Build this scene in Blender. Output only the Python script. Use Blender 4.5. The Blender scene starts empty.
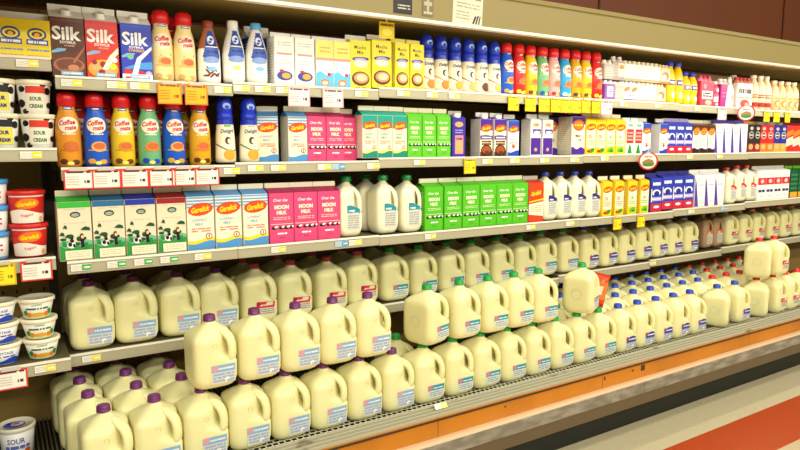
import bpy, bmesh, math, random
from mathutils import Vector, Matrix
random.seed(7)
PI = math.pi
SC = bpy.context.scene
COL = SC.collection
H = 1.456                                   # eye height of the photographer above the shop floor

# ------------------------------------------------------------------ colours / materials
def lin(c):
    c /= 255.0
    return c / 12.92 if c <= 0.04045 else ((c + 0.055) / 1.055) ** 2.4
def rgb(h):
    h = h.lstrip('#')
    return (lin(int(h[0:2], 16)), lin(int(h[2:4], 16)), lin(int(h[4:6], 16)), 1.0)
PAL = dict(
    white='f4f1e6', cream='f3e9c8', black='17140f', grey='8f8c80', lgrey='c4c0b0', dgrey='4a4840',
    red='d21a1c', dred='96161c', orange='ec7a18', dorange='d65a10', yellow='f8d614', lyellow='f7e870', gold='e2a12a', tan='d9a766',
    brown='5a2d14', dbrown='2f170c', choc='6e3a1c', blue='1d44b8', dblue='131d78', navy='1a2266', lblue='7fb4dc', sky='3f8fd0',
    teal='12907c', dteal='0f7a86', cyan='2f9cc8', green='1f8c34', lgreen='62b81c', mint='74b58a', dgreen='10502a', pink='e2447a', lpink='f2a8b4',
    purple='4a2290', violet='6a5cc0', lilac='b9a8d8', plum='6b2252', magenta='b01a78', peach='f2c09a')
_mats = {}
def M(c, rough=0.4, metal=0.0, noise=0.0, scale=30.0, bump=0.0, sss=0.0, coat=0.0):
    key = (c, rough, metal, noise, scale, bump, sss, coat)
    if key in _mats: return _mats[key]
    m = bpy.data.materials.new('surface_' + c)
    m.use_nodes = True
    nt = m.node_tree; b = nt.nodes['Principled BSDF']
    colour = rgb(PAL.get(c, c))
    b.inputs['Base Color'].default_value = colour
    b.inputs['Metallic'].default_value = metal
    b.inputs['Roughness'].default_value = rough
    b.inputs['Specular IOR Level'].default_value = 0.4
    if coat: b.inputs['Coat Weight'].default_value = coat
    if sss:
        b.inputs['Subsurface Weight'].default_value = sss
        b.inputs['Subsurface Radius'].default_value = (1.0, 0.8, 0.4)
        b.inputs['Subsurface Scale'].default_value = 0.02
    tc = nt.nodes.new('ShaderNodeTexCoord')
    n = nt.nodes.new('ShaderNodeTexNoise'); n.inputs['Scale'].default_value = scale; n.inputs['Detail'].default_value = 3
    nt.links.new(tc.outputs['Object'], n.inputs['Vector'])
    mr = nt.nodes.new('ShaderNodeMapRange')
    mr.inputs['To Min'].default_value = max(0.05, rough - 0.05); mr.inputs['To Max'].default_value = min(1, rough + 0.05)
    nt.links.new(n.outputs['Fac'], mr.inputs['Value']); nt.links.new(mr.outputs['Result'], b.inputs['Roughness'])
    if noise:
        mx = nt.nodes.new('ShaderNodeMix'); mx.data_type = 'RGBA'
        mx.inputs['A'].default_value = tuple(max(0, x * (1 - noise)) for x in colour[:3]) + (1,)
        mx.inputs['B'].default_value = tuple(min(1, x * (1 + noise)) for x in colour[:3]) + (1,)
        nt.links.new(n.outputs['Fac'], mx.inputs['Factor']); nt.links.new(mx.outputs['Result'], b.inputs['Base Color'])
    if bump:
        bp = nt.nodes.new('ShaderNodeBump'); bp.inputs['Strength'].default_value = bump; bp.inputs['Distance'].default_value = 0.002
        nt.links.new(n.outputs['Fac'], bp.inputs['Height']); nt.links.new(bp.outputs['Normal'], b.inputs['Normal'])
    _mats[key] = m
    return m
def stained(name, base, stain, scale, lo, hi, rough=0.5, metal=0.0, stretch=(1, 1, 1)):
    """a base colour with dirt or rust patches of their own shape"""
    m = bpy.data.materials.new(name); m.use_nodes = True
    nt = m.node_tree; b = nt.nodes['Principled BSDF']
    b.inputs['Roughness'].default_value = rough; b.inputs['Metallic'].default_value = metal
    tc = nt.nodes.new('ShaderNodeTexCoord'); mp = nt.nodes.new('ShaderNodeMapping'); mp.inputs['Scale'].default_value = stretch
    n = nt.nodes.new('ShaderNodeTexNoise'); n.inputs['Scale'].default_value = scale; n.inputs['Detail'].default_value = 6
    r = nt.nodes.new('ShaderNodeValToRGB'); r.color_ramp.elements[0].position = lo; r.color_ramp.elements[1].position = hi
    r.color_ramp.elements[0].color = rgb(PAL.get(base, base)); r.color_ramp.elements[1].color = rgb(PAL.get(stain, stain))
    nt.links.new(tc.outputs['Object'], mp.inputs['Vector']); nt.links.new(mp.outputs['Vector'], n.inputs['Vector'])
    nt.links.new(n.outputs['Fac'], r.inputs['Fac']); nt.links.new(r.outputs['Color'], b.inputs['Base Color'])
    return m

# ------------------------------------------------------------------ mesh builder
class MB:
    def __init__(s): s.v = []; s.f = []; s.m = []; s.sm = []; s.mats = []
    def mi(s, m):
        if isinstance(m, str): m = M(m)
        if m not in s.mats: s.mats.append(m)
        return s.mats.index(m)
    def add(s, verts, faces, m, smooth=False):
        o = len(s.v); i = s.mi(m)
        s.v += [tuple(v) for v in verts]
        for f in faces:
            s.f.append(tuple(o + k for k in f)); s.m.append(i); s.sm.append(smooth)
    def box(s, x0, x1, y0, y1, z0, z1, m, c=0.0):
        if c:
            ring = [(x0 + c, y0), (x1 - c, y0), (x1, y0 + c), (x1, y1 - c), (x1 - c, y1), (x0 + c, y1), (x0, y1 - c), (x0, y0 + c)]
            n = 8
            vs = [(x, y, z0) for x, y in ring] + [(x, y, z1) for x, y in ring]
            fs = [tuple(range(n))[::-1], tuple(range(n, 2 * n))] + [(k, (k + 1) % n, n + (k + 1) % n, n + k) for k in range(n)]
            s.add(vs, fs, m); return
        vs = [(x, y, z) for z in (z0, z1) for x, y in ((x0, y0), (x1, y0), (x1, y1), (x0, y1))]
        s.add(vs, [(3, 2, 1, 0), (4, 5, 6, 7), (0, 1, 5, 4), (1, 2, 6, 5), (2, 3, 7, 6), (3, 0, 4, 7)], m)
    def prism(s, prof, x0, x1, m, smooth=False):
        """closed (y,z) outline swept along x"""
        n = len(prof)
        vs = [(x0, y, z) for y, z in prof] + [(x1, y, z) for y, z in prof]
        s.add(vs, [(k, (k + 1) % n, n + (k + 1) % n, n + k) for k in range(n)] + [tuple(range(n))[::-1], tuple(range(n, 2 * n))], m, smooth)
    def lathe(s, prof, m, seg=28, cap0=True, cap1=True, centre=(0, 0), bands=None, smooth=True):
        """prof: (radius, z) from bottom up; bands: material of each span"""
        cx, cy = centre
        vs = []
        for r, z in prof:
            vs += [(cx + r * math.cos(2 * PI * k / seg), cy + r * math.sin(2 * PI * k / seg), z) for k in range(seg)]
        for j in range(len(prof) - 1):
            a, b = prof[j], prof[j + 1]
            ring = vs[j * seg:(j + 2) * seg]
            s.add(ring, [(k, (k + 1) % seg, seg + (k + 1) % seg, seg + k) for k in range(seg)], bands[j] if bands else m, smooth)
        if cap0: s.add(vs[:seg], [tuple(range(seg))[::-1]], bands[0] if bands else m)
        if cap1: s.add(vs[-seg:], [tuple(range(seg))], bands[-1] if bands else m)
    def tube(s, pts, rad, m, seg=10, closed=False, flat=1.0):
        rings = []
        n = len(pts)
        for i, p in enumerate(pts):
            p = Vector(p)
            a = Vector(pts[(i - 1) % n] if (closed or i > 0) else pts[i]); b = Vector(pts[(i + 1) % n] if (closed or i < n - 1) else pts[i])
            t = (b - a).normalized()
            up = Vector((1, -1, 0)).normalized() if abs(t.dot(Vector((1, -1, 0)).normalized())) < 0.95 else Vector((0, 0, 1))
            side = t.cross(up).normalized(); up2 = side.cross(t).normalized()
            r = rad[i] if isinstance(rad, (list, tuple)) else rad
            rings.append([p + (side * math.cos(2 * PI * k / seg) + up2 * math.sin(2 * PI * k / seg) * flat) * r for k in range(seg)])
        vs = [v for rg in rings for v in rg]
        fs = []
        for j in range(n if closed else n - 1):
            j2 = (j + 1) % n
            fs += [(j * seg + k, j * seg + (k + 1) % seg, j2 * seg + (k + 1) % seg, j2 * seg + k) for k in range(seg)]
        if not closed: fs += [tuple(range(seg))[::-1], tuple((n - 1) * seg + k for k in range(seg))]
        s.add(vs, fs, m, True)
    def build(s, name, parent=None, bevel=0.0):
        me = bpy.data.meshes.new(name)
        me.from_pydata(s.v, [], s.f)
        for m in s.mats: me.materials.append(m)
        me.polygons.foreach_set('material_index', s.m); me.polygons.foreach_set('use_smooth', s.sm)
        bm = bmesh.new(); bm.from_mesh(me)
        bmesh.ops.remove_doubles(bm, verts=bm.verts, dist=1e-6)
        bmesh.ops.recalc_face_normals(bm, faces=bm.faces)
        bm.to_mesh(me); bm.free(); me.update()
        o = bpy.data.objects.new(name, me); COL.objects.link(o)
        if parent is not None: o.parent = parent
        if bevel:
            b = o.modifiers.new('soft_edges', 'BEVEL'); b.width = bevel; b.segments = 2; b.limit_method = 'ANGLE'
        return o

# ------------------------------------------------------------------ lettering and printed artwork
_txt = {}
def text_geo(word, fat=0.0):
    key = (word, fat)
    if key in _txt: return _txt[key]
    cu = bpy.data.curves.new('lettering', 'FONT'); cu.body = word; cu.resolution_u = 2; cu.offset = fat; cu.fill_mode = 'FRONT'
    o = bpy.data.objects.new('lettering', cu); COL.objects.link(o)
    dg = bpy.context.evaluated_depsgraph_get(); dg.update()
    me = bpy.data.meshes.new_from_object(o.evaluated_get(dg))
    vs = [(v.co.x, v.co.y) for v in me.vertices]; fs = [tuple(p.vertices) for p in me.polygons]
    bpy.data.objects.remove(o); bpy.data.curves.remove(cu); bpy.data.meshes.remove(me)
    x0 = min(v[0] for v in vs); x1 = max(v[0] for v in vs); y0 = min(v[1] for v in vs); y1 = max(v[1] for v in vs)
    hh = y1 - y0
    _txt[key] = ([((x - (x0 + x1) / 2) / hh, (y - (y0 + y1) / 2) / hh) for x, y in vs], fs, (x1 - x0) / hh)
    return _txt[key]
class Art:
    """prints flat shapes onto a surface given by fn(u, v, lift) -> point"""
    def __init__(s, mb, fn, step=0.007, wrap=False): s.mb = mb; s.fn = fn; s.n = 0; s.step = step; s.wrap = wrap
    def lift(s): s.n += 1; return 0.0003 + 0.00013 * s.n
    def rect(s, u0, v0, u1, v1, c):
        l = s.lift()
        nu = max(1, math.ceil(abs(u1 - u0) / s.step)) if s.wrap else 1
        nv = max(1, math.ceil(abs(v1 - v0) / s.step)) if s.wrap else 1
        vs = [s.fn(u0 + (u1 - u0) * i / nu, v0 + (v1 - v0) * j / nv, l) for j in range(nv + 1) for i in range(nu + 1)]
        s.mb.add(vs, [(j * (nu + 1) + i, j * (nu + 1) + i + 1, (j + 1) * (nu + 1) + i + 1, (j + 1) * (nu + 1) + i) for j in range(nv) for i in range(nu)], c)
    def ell(s, cu, cv, ru, rv, c, rot=0.0, seg=28, jag=0.0):
        l = s.lift(); R = 3 if s.wrap else 1
        vs = [s.fn(cu, cv, l)]
        cr, sr = math.cos(rot), math.sin(rot)
        for q in range(1, R + 1):
            for k in range(seg):
                a = 2 * PI * k / seg; w = q / R * (1 + (jag if k % 2 else -jag))
                x, y = ru * w * math.cos(a), rv * w * math.sin(a)
                vs.append(s.fn(cu + x * cr - y * sr, cv + x * sr + y * cr, l))
        fs = [(0, 1 + k, 1 + (k + 1) % seg) for k in range(seg)]
        for q in range(R - 1):
            o = 1 + q * seg
            fs += [(o + k, o + (k + 1) % seg, o + seg + (k + 1) % seg, o + seg + k) for k in range(seg)]
        s.mb.add(vs, fs, c)
    def poly(s, pts, c):
        l = s.lift()
        s.mb.add([s.fn(u, v, l) for u, v in pts], [tuple(range(len(pts)))], c)
    def wave(s, u0, u1, vb, vt, amp, c, ph=0.0, cycles=1.0):
        """a band from vb up to a wavy upper edge around vt"""
        l = s.lift(); n = 14
        vs = []
        for i in range(n + 1):
            u = u0 + (u1 - u0) * i / n
            vs += [s.fn(u, vb, l), s.fn(u, vt + amp * math.sin(ph + cycles * 2 * PI * i / n), l)]
        s.mb.add(vs, [(2 * i, 2 * i + 2, 2 * i + 3, 2 * i + 1) for i in range(n)], c)
    def text(s, word, cu, cv, h, c, maxw=None, rot=0.0, slant=0.0, fat=0.02):
        vs, fs, w = text_geo(word, fat)
        sx = h if not maxw or w * h <= maxw else maxw / w
        l = s.lift(); cr, sr = math.cos(rot), math.sin(rot)
        out = []
        for x, y in vs:
            x, y = x * sx + slant * y * h, y * h
            out.append(s.fn(cu + x * cr - y * sr, cv + x * sr + y * cr, l))
        s.mb.add(out, fs, c)
    def lines(s, u0, v0, u1, v1, n, c, fill=0.5, gaps=3):
        """rows of print too small to read"""
        rnd = random.Random(int((u0 * 7919 + v0 * 104729 + n) * 1000))
        dv = (v1 - v0) / n
        for k in range(n):
            cuts = sorted(rnd.uniform(0.1, 0.9) for _ in range(gaps)); e = [0] + cuts + [1]
            for a, b in zip(e, e[1:]):
                if b - a > 0.09: s.rect(u0 + (u1 - u0) * (a + 0.02), v0 + dv * (k + 0.5 - fill / 2), u0 + (u1 - u0) * (b - 0.02), v0 + dv * (k + 0.5 + fill / 2), c); s.n -= 1
        s.n += 1
def front(d): return lambda u, v, l: (u, -d / 2 - l, v)
def leftside(w): return lambda u, v, l: (-w / 2 - l, -u, v)
def wrapped(prof):
    def R(z):
        if z <= prof[0][1]: return prof[0][0]
        for (r0, z0), (r1, z1) in zip(prof, prof[1:]):
            if z0 <= z <= z1: return r0 + (r1 - r0) * (z - z0) / max(1e-6, z1 - z0)
        return prof[-1][0]
    return lambda u, v, l: ((R(v) + l) * math.sin(u / max(R(v), .012)), -(R(v) + l) * math.cos(u / max(R(v), .012)), v)

# ------------------------------------------------------------------ things
def empty(name):
    o = bpy.data.objects.new(name, None); o.empty_display_size = 0.05; COL.objects.link(o); return o
def tag(o, label, cat, group=None):
    o['label'] = label; o['category'] = cat
    if group: o['group'] = group
    return o
def copy_tree(o):
    def rec(q, par):
        c = q.copy(); COL.objects.link(c)
        if par is not None: c.parent = par
        for ch in kids.get(q.name, ()): rec(ch, c)
        return c
    kids = KIDS[o.name]
    return rec(o, None)
KIDS = {}
def kids_of(root):
    d = {}
    def rec(q):
        d[q.name] = list(q.children)
        for c in q.children: rec(c)
    rec(root); KIDS[root.name] = d
PROTO = {}
USED = set()
class Kind:
    def __init__(s, key, root, desc, cat, w, plural): s.key = key; s.root = root; s.desc = desc; s.cat = cat; s.w = w; s.plural = plural
def reg(key, root, desc, cat, w, plural):
    kids_of(root); PROTO[key] = Kind(key, root, desc, cat, w, plural)
def place(key, x, y, z, rot, label, group=None):
    k = PROTO[key]
    o = k.root if key not in USED else copy_tree(k.root)
    USED.add(key)
    o.location = (x, y, z); o.rotation_euler = (0, 0, rot)
    tag(o, label, k.cat, group)
    return o
ORD = 'zeroth first second third fourth fifth sixth seventh eighth ninth tenth eleventh twelfth thirteenth fourteenth fifteenth sixteenth seventeenth eighteenth nineteenth twentieth'.split()
NUM = 'zero one two three four five six seven eight nine ten eleven twelve thirteen fourteen fifteen sixteen seventeen eighteen nineteen twenty'.split()

# ---- camera geometry (only used to turn the shelf layout into metres)
F_PX = 640.0
PITCH = math.atan(80.0 / F_PX)
HEAD = math.radians(57.895)
def at(px, py, y):
    """x on the plane at depth y of what stands at picture column px"""
    a, b = (px - 400) / F_PX, (py - 225) / F_PX
    f = math.cos(PITCH) - b * math.sin(PITCH)
    X = f * math.cos(HEAD) + a * math.sin(HEAD); Y = f * math.sin(HEAD) - a * math.cos(HEAD)
    return X / Y * y

# ================================================================== PRODUCTS
# ---- gable-top cartons
def carton(key, desc, w, d, hb, ht, base, art, side=None, gable=None, fin='cream', cap=None, cat='carton', plural='milk cartons', name='milk_carton', capfront=True):
    root = empty(name)
    bm = MB()
    bm.box(-w / 2, w / 2, -d / 2, d / 2, 0, hb, M(side or base, 0.45), 0.0025)
    a = Art(bm, front(d))
    a.rect(-w / 2 + .001, 0.001, w / 2 - .001, hb - .0005, base)
    art(a, w, hb)
    s = Art(bm, leftside(w))
    s.lines(-d * .36, hb * .12, d * .36, hb * .9, 14, 'lgrey' if (side or base) in ('white', 'cream', 'lgrey') else 'cream', 0.35)
    bm.build('carton_body', root)
    g = MB(); gc = M(gable or base, 0.45); hr = ht - 0.019
    g.add([(-w / 2, -d / 2, hb), (w / 2, -d / 2, hb), (w / 2, -.003, hr), (-w / 2, -.003, hr)], [(0, 1, 2, 3)], gc)
    g.add([(-w / 2, d / 2, hb), (w / 2, d / 2, hb), (w / 2, .003, hr), (-w / 2, .003, hr)], [(3, 2, 1, 0)], gc)
    for sx in (-1, 1):
        g.add([(sx * w / 2, -d / 2, hb), (sx * w / 2, d / 2, hb), (sx * w * .16, 0, hr)], [(0, 1, 2)], gc)
        g.add([(sx * w / 2, -d / 2, hb), (sx * w * .16, 0, hr), (sx * w / 2, -.003, hr)], [(0, 1, 2)], gc)
        g.add([(sx * w / 2, d / 2, hb), (sx * w * .16, 0, hr), (sx * w / 2, .003, hr)], [(0, 1, 2)], gc)
    g.box(-w / 2, w / 2, -.003, .003, hr, ht, M(fin, 0.5))
    g.build('gable_top', root)
    if cap:
        c = MB()
        n = Vector((0, -(hr - hb), d / 2)).normalized(); p = Vector((0, -d * .25, hb + (hr - hb) * .5)) if capfront else Vector((0, 0, 0))
        rot = Vector((0, 0, 1)).rotation_difference(n).to_matrix()
        t = MB(); t.lathe([(.0165, -.001), (.0165, .004), (.0145, .005), (.0145, .015), (.0125, .0165)], M(cap, .35), 20)
        c.add([p + rot @ Vector(v) for v in t.v], t.f, M(cap, .35)); c.sm = t.sm[:]
        c.build('cap', root)
    reg(key, root, desc, cat, w, plural)

def a_silk(base2):
    def f(a, w, h):
        a.rect(-w / 2 + .001, h - .012, w / 2 - .001, h - .004, base2[0])
        a.text('Silk', -.003, h * .735, .043, 'white', w * .86, fat=.03)
        a.text('SOYMILK', 0, h * .585, .0085, 'white', w * .7)
        a.text('ORGANIC', .004, h * .53, .005, 'peach', w * .4)
        a.poly([(-w * .48, h * .39), (-w * .1, h * .44), (-w * .05, h * .48), (-w * .3, h * .48), (-w * .48, h * .43)], 'lblue')
        base2[1](a, w, h)
        a.rect(-w * .25, .006, w * .4, .018, 'lblue'); a.lines(-w * .2, .007, w * .35, .017, 1, 'white')
    return f
def silk_choc(a, w, h):
    a.ell(0, h * .2, w * .46, h * .13, 'a5623a'); a.ell(0, h * .22, w * .38, h * .09, 'choc'); a.ell(.012, h * .16, .016, .01, 'c08058')
    a.poly([(w * .1, h * .26), (w * .17, h * .24), (w * .49, h * .5), (w * .49, h * .55)], 'a5623a'); a.ell(-.02, h * .17, .012, .008, 'choc')
def silk_red(a, w, h):
    a.ell(0, h * .17, w * .46, h * .16, 'gold'); a.ell(-.02, h * .2, .016, .012, 'tan'); a.ell(.018, h * .14, .018, .012, 'tan'); a.ell(.0, h * .25, .01, .01, 'dred')
    a.ell(-.026, h * .28, .008, .008, 'dred'); a.ell(-.005, h * .12, .01, .008, 'dred'); a.ell(.03, h * .22, .011, .01, 'yellow')
    a.poly([(-.004, h * .16), (.014, h * .16), (.036, h * .38), (.048, h * .45), (.048, h * .56), (.02, h * .4)], 'cream'); a.ell(.036, h * .33, .008, .008, 'white')
def silk_blue(a, w, h):
    a.text('VANILLA', 0, h * .53, .01, 'gold', w * .7)
    a.ell(-.02, h * .42, .01, .01, 'mint'); a.poly([(-w * .48, h * .2), (w * .49, h * .2), (w * .49, h * .34), (0, h * .31), (-w * .1, h * .28)], 'sky')
    a.ell(-.03, h * .13, .014, .013, 'red'); a.ell(.012, h * .1, .014, .013, 'red'); a.ell(.036, h * .12, .01, .01, 'lpink'); a.rect(-w * .49, .002, w * .49, .02, 'white')
    a.poly([(-.018, h * .1), (.0, h * .1), (.012, h * .35), (.048, h * .56), (.048, h * .62), (0, h * .4)], 'white')
    a.rect(-w * .4, .006, w * .4, .012, 'red')
carton('silk_choc', 'dark brown chocolate soymilk carton with white fin', .098, .098, .185, .232, 'brown', a_silk(('choc', silk_choc)), gable='white', fin='white', cap='white', plural='soymilk cartons', name='soymilk_carton')
carton('silk_red', 'red soymilk carton with cereal picture', .098, .098, .185, .232, 'd8301c', a_silk(('red', silk_red)), gable='white', fin='white', cap='white', plural='soymilk cartons', name='soymilk_carton')
carton('silk_blue', 'royal blue soymilk carton with berry picture', .098, .098, .185, .232, '2434b0', a_silk(('blue', silk_blue)), gable='white', fin='white', cap='white', plural='soymilk cartons', name='soymilk_carton')

def a_farm(top):
    def f(a, w, h):
        a.rect(-w / 2 + .001, h - .02, w / 2 - .001, h - .0006, top)
        a.ell(.002, h * .78, .016, .010, 'dgreen'); a.ell(.002, h * .775, .012, .005, 'lgrey'); a.lines(-.01, h * .765, .014, h * .785, 1, 'dblue', .5, 2)
        a.lines(-w * .34, h * .86, w * .34, h * .885, 1, 'lgrey'); a.lines(-w * .36, h * .63, w * .34, h * .65, 1, 'lpink', .4)
        a.wave(-w / 2 + .001, w / 2 - .001, .002, h * .32, .006, 'mint', 0, 1.5); a.wave(-w / 2 + .001, w / 2 - .001, .002, h * .24, .006, '2e9440', 2, 2)
        for q in range(9):
            rr = random.Random(q * 31 + 5); a.ell(-w * .44 + w * .88 * rr.random(), h * (.2 + .22 * rr.random()), .004 + .006 * rr.random(), .003 + .005 * rr.random(), 'dgreen' if q % 3 else 'black', seg=9)
        for cx, cy, r in ((-.022, .4, .011), (.03, .52, .015), (-.04, .44, .008), (.012, .36, .009), (-.03, .56, .006)):
            a.poly([(cx - r, h * cy), (cx + r, h * cy - .003), (cx + r * .8, h * cy + .007), (cx, h * cy + .011), (cx - r * .5, h * cy + .007)], 'dgreen')
        a.ell(-.014, h * .27, .013, .011, 'white'); a.ell(-.018, h * .28, .006, .007, 'black'); a.ell(-.006, h * .26, .004, .006, 'black'); a.ell(-.012, h * .34, .006, .006, 'black')
        a.rect(.014, h * .22, .024, h * .38, 'black'); a.ell(.018, h * .42, .006, .008, 'brown'); a.ell(.02, h * .4, .005, .006, 'peach'); a.rect(.026, h * .2, .036, h * .3, 'green'); a.rect(-.04, h * .26, -.03, h * .33, 'green')
        a.rect(-w * .34, .004, w * .46, h * .175, 'cream'); a.lines(-w * .28, .01, w * .4, h * .155, 3, 'c9b48a', .35)
    return f
for key, top, nm in (('farm_green', '3cb43c', 'green'), ('farm_teal', '2a6c94', 'teal'), ('farm_blue', '2434a0', 'blue'), ('farm_red', '9a2020', 'dark red')):
    carton(key, 'organic milk carton with cow meadow and %s top' % nm, .099, .098, .195, .23, 'e8dab6', a_farm(top), side='e8dab6', gable=top, plural='organic milk cartons')

def oval(a, cu, cv, ru, rot=.14):
    a.ell(cu, cv, ru, ru * .5, 'd8381a', rot, 40, .03); a.ell(cu, cv, ru * .9, ru * .41, 'e4501a', rot); a.text('Garelick', cu, cv, ru * .46, 'yellow', ru * 1.5, rot, .3, .04)
def a_oval(c1, c2, txt, wave='yellow', picture=None, plain=False):
    def f(a, w, h):
        for k in range(0 if plain else 4):
            a.rect(-w / 2 + .001, h - .008 - .011 * k, w / 2 - .001, h - .002 - .011 * k, c1)
        if plain: a.rect(-w / 2 + .001, h * .7, w / 2 - .001, h - .001, c1)
        oval(a, 0, h * .76, w * .46)
        for i, t in enumerate(('LOWFAT', 'MILK')): a.text(t, -.006 * w / .1, h * (.56 - .075 * i), h * .05, txt, w * .62)
        a.lines(-w * .36, h * .33, w * .36, h * .42, 2, 'd86a4a', .4)
        if wave: a.wave(-w / 2 + .001, w / 2 - .001, .002, h * .2, h * .03, wave, 3.6, .8)
        a.wave(-w / 2 + .001, w / 2 - .001, .002, h * .14, h * .03, c2, 3.6, .8)
        if picture: picture(a, w, h)
        else: a.ell(w * .28, h * .25, w * .12, w * .12, 'dred'); a.ell(w * .28, h * .25, w * .09, w * .09, 'cream'); a.rect(w * .26, h * .22, w * .3, h * .28, 'dred')
    return f
def choc_pic(a, w, h):
    a.rect(-w * .49, h * .46, w * .49, h * .56, 'purple'); a.lines(-w * .4, h * .48, w * .4, h * .54, 1, 'white', .6)
    a.ell(0, h * .17, w * .44, h * .15, 'dbrown'); a.ell(0, h * .18, w * .36, h * .11, 'a04a18'); a.ell(.004, h * .1, w * .2, h * .06, 'brown')
    a.lines(-w * .4, h * .3, w * .4, h * .44, 2, 'brown', .6)
carton('oval_blue', 'light blue striped milk carton with orange oval', .098, .098, .195, .232, 'cream', a_oval('6aa4d4', '4f94cc', '8fb0c8'), gable='5a94c8', plural='orange oval milk cartons')
carton('oval_blue_q', 'slim light blue milk carton with orange oval', .08, .08, .175, .215, 'cream', a_oval('6aa4d4', '4f94cc', '8fb0c8', None), gable='5a94c8', side='lgrey', plural='orange oval milk cartons')
carton('oval_teal', 'teal and white milk carton with orange oval', .072, .072, .178, .217, 'cream', a_oval('1fa088', '128a74', '5aa890', 'lyellow', None, True), gable='1fa088', side='e6dcc8', plural='orange oval milk cartons')
carton('oval_choc', 'purple chocolate milk carton with orange oval', .074, .074, .175, .205, 'cream', a_oval('purple', 'brown', 'brown', None, choc_pic, True), gable='purple', fin='white', cap='white', side='d8d0c4', plural='chocolate milk cartons')
carton('oval_navy', 'white milk carton with navy base and orange oval', .07, .072, .17, .2, 'white', a_oval('2c4ab0', 'blue', '7aa0d0', None, lambda a, w, h: a.ell(0, h * .28, w * .14, w * .14, 'dorange'), True), gable='2c4ab0', side='dcdcdc', plural='orange oval milk cartons')
carton('oval_yellow_red', 'yellow milk carton with red writing', .074, .078, .182, .215, 'f4cf1c', lambda a, w, h: (a.rect(-w * .44, h * .2, w * .44, h * .74, 'cream'), oval(a, 0, h * .79, w * .47), a.text('2%', -w * .12, h * .52, h * .1, 'd86a4a', w * .6), a.lines(-w * .4, h * .28, w * .36, h * .44, 3, 'd88a6a', .4), a.ell(w * .1, h * .12, w * .3, h * .06, 'green', .3), a.ell(-w * .2, h * .1, w * .2, h * .04, 'red')), gable='e8b818', side='yellow', plural='yellow orange-oval cartons')
carton('oval_yellow_green', 'yellow milk carton with green writing', .074, .078, .182, .215, 'f4cf1c', lambda a, w, h: (a.rect(-w * .44, h * .24, w * .44, h * .74, 'cream'), oval(a, 0, h * .79, w * .47), a.text('1%', -w * .05, h * .5, h * .1, 'green', w * .6, .25), a.lines(-w * .4, h * .3, w * .36, h * .42, 2, 'lgreen', .4), a.ell(0, h * .14, w * .36, h * .07, 'lgreen', .3), a.ell(.01, h * .1, w * .22, h * .04, 'green')), gable='e8b818', side='yellow', plural='yellow orange-oval cartons')
carton('oval_brown', 'brown-based milk carton with orange oval', .074, .074, .172, .2, 'white', lambda a, w, h: (a.rect(-w / 2 + .001, h * .78, w / 2 - .001, h - .001, 'brown'), a.ell(0, h * .76, w * .44, h * .13, 'ee7a14', .25), a.lines(-w * .3, h * .66, w * .4, h * .84, 2, 'f8b040', .3), a.rect(-w * .12, h * .2, w * .14, h * .55, 'cream'), a.lines(-w * .4, h * .3, w * .4, h * .55, 4, 'lgrey', .3), a.wave(-w / 2 + .001, w / 2 - .001, .002, h * .17, .004, 'dbrown')), gable='brown', side='brown', plural='brown based cartons')
carton('oval_red', 'red milk carton with orange oval', .1, .098, .195, .228, 'd8401c', lambda a, w, h: (oval(a, 0, h * .74, w * .46), a.poly([(-w * .49, h * .2), (w * .49, h * .14), (w * .49, h * .52), (-w * .49, h * .46)], 'cream'), a.lines(-w * .4, h * .24, w * .4, h * .44, 4, 'e89a6a', .4), a.poly([(-w * .49, h * .5), (w * .49, h * .56), (w * .49, h * .6), (-w * .49, h * .53)], 'yellow')), gable='c83418', fin='lgrey', plural='orange oval milk cartons')
def purple_oval(a, w, h):
    a.wave(-w / 2 + .001, w / 2 - .001, .002, h * .18, h * .03, 'purple', 1, 1.5); a.rect(-w / 2 + .001, h * .8, w / 2 - .001, h - .001, 'purple'); a.ell(0, h * .78, w * .42, h * .15, 'dorange'); a.ell(0, h * .78, w * .34, h * .11, 'ee7a2a')
    a.lines(-w * .3, h * .74, w * .3, h * .82, 1, 'yellow', .5); a.text('MILK', -.004, h * .5, h * .06, 'black', w * .5); a.text('2%', .01, h * .4, h * .07, 'black', w * .4)
carton('half_purple', 'large white carton with purple wavy base', .098, .098, .195, .23, 'cream', purple_oval, gable='purple', side='d6ccb4', plural='large cartons')

def a_moon(c, d):
    def f(a, w, h):
        k = w / .1
        a.text('Over the', -.004 * k, h * .86, h * .06, 'white', w * .62, 0, .3); a.text('MOON', 0, h * .72, h * .085, 'cream', w * .6, fat=.06); a.text('MILK', 0, h * .61, h * .075, 'cream', w * .46, fat=.06)
        a.lines(-w * .36, h * .46, w * .36, h * .53, 2, 'cream', .3); a.rect(-w * .46, h * .375, w * .46, h * .385, 'cream')
        for cu, ww in ((-.3, .13), (-.02, .11), (.22, .15), (.38, .07)):
            a.ell(cu * w, h * .31, ww * w, h * .032, 'black', .15); a.ell(cu * w + w * .06, h * .325, ww * w * .6, h * .02, 'white', .2)
        a.lines(-w * .2, h * .17, w * .2, h * .21, 1, 'white', .8, 2); a.lines(-w * .12, h * .1, w * .12, h * .12, 1, d, .6, 2)
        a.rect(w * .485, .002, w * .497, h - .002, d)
    return f
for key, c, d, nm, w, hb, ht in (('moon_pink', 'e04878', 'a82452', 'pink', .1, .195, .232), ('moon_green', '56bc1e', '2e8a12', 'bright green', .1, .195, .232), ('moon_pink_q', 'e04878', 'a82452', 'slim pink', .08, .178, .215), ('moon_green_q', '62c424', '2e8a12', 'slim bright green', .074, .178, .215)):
    carton(key, nm + ' milk carton with cow band', w, w * .98, hb, ht, c, a_moon(c, d), gable=d if 'pink' in nm else c, plural='cow print milk cartons')
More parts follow.
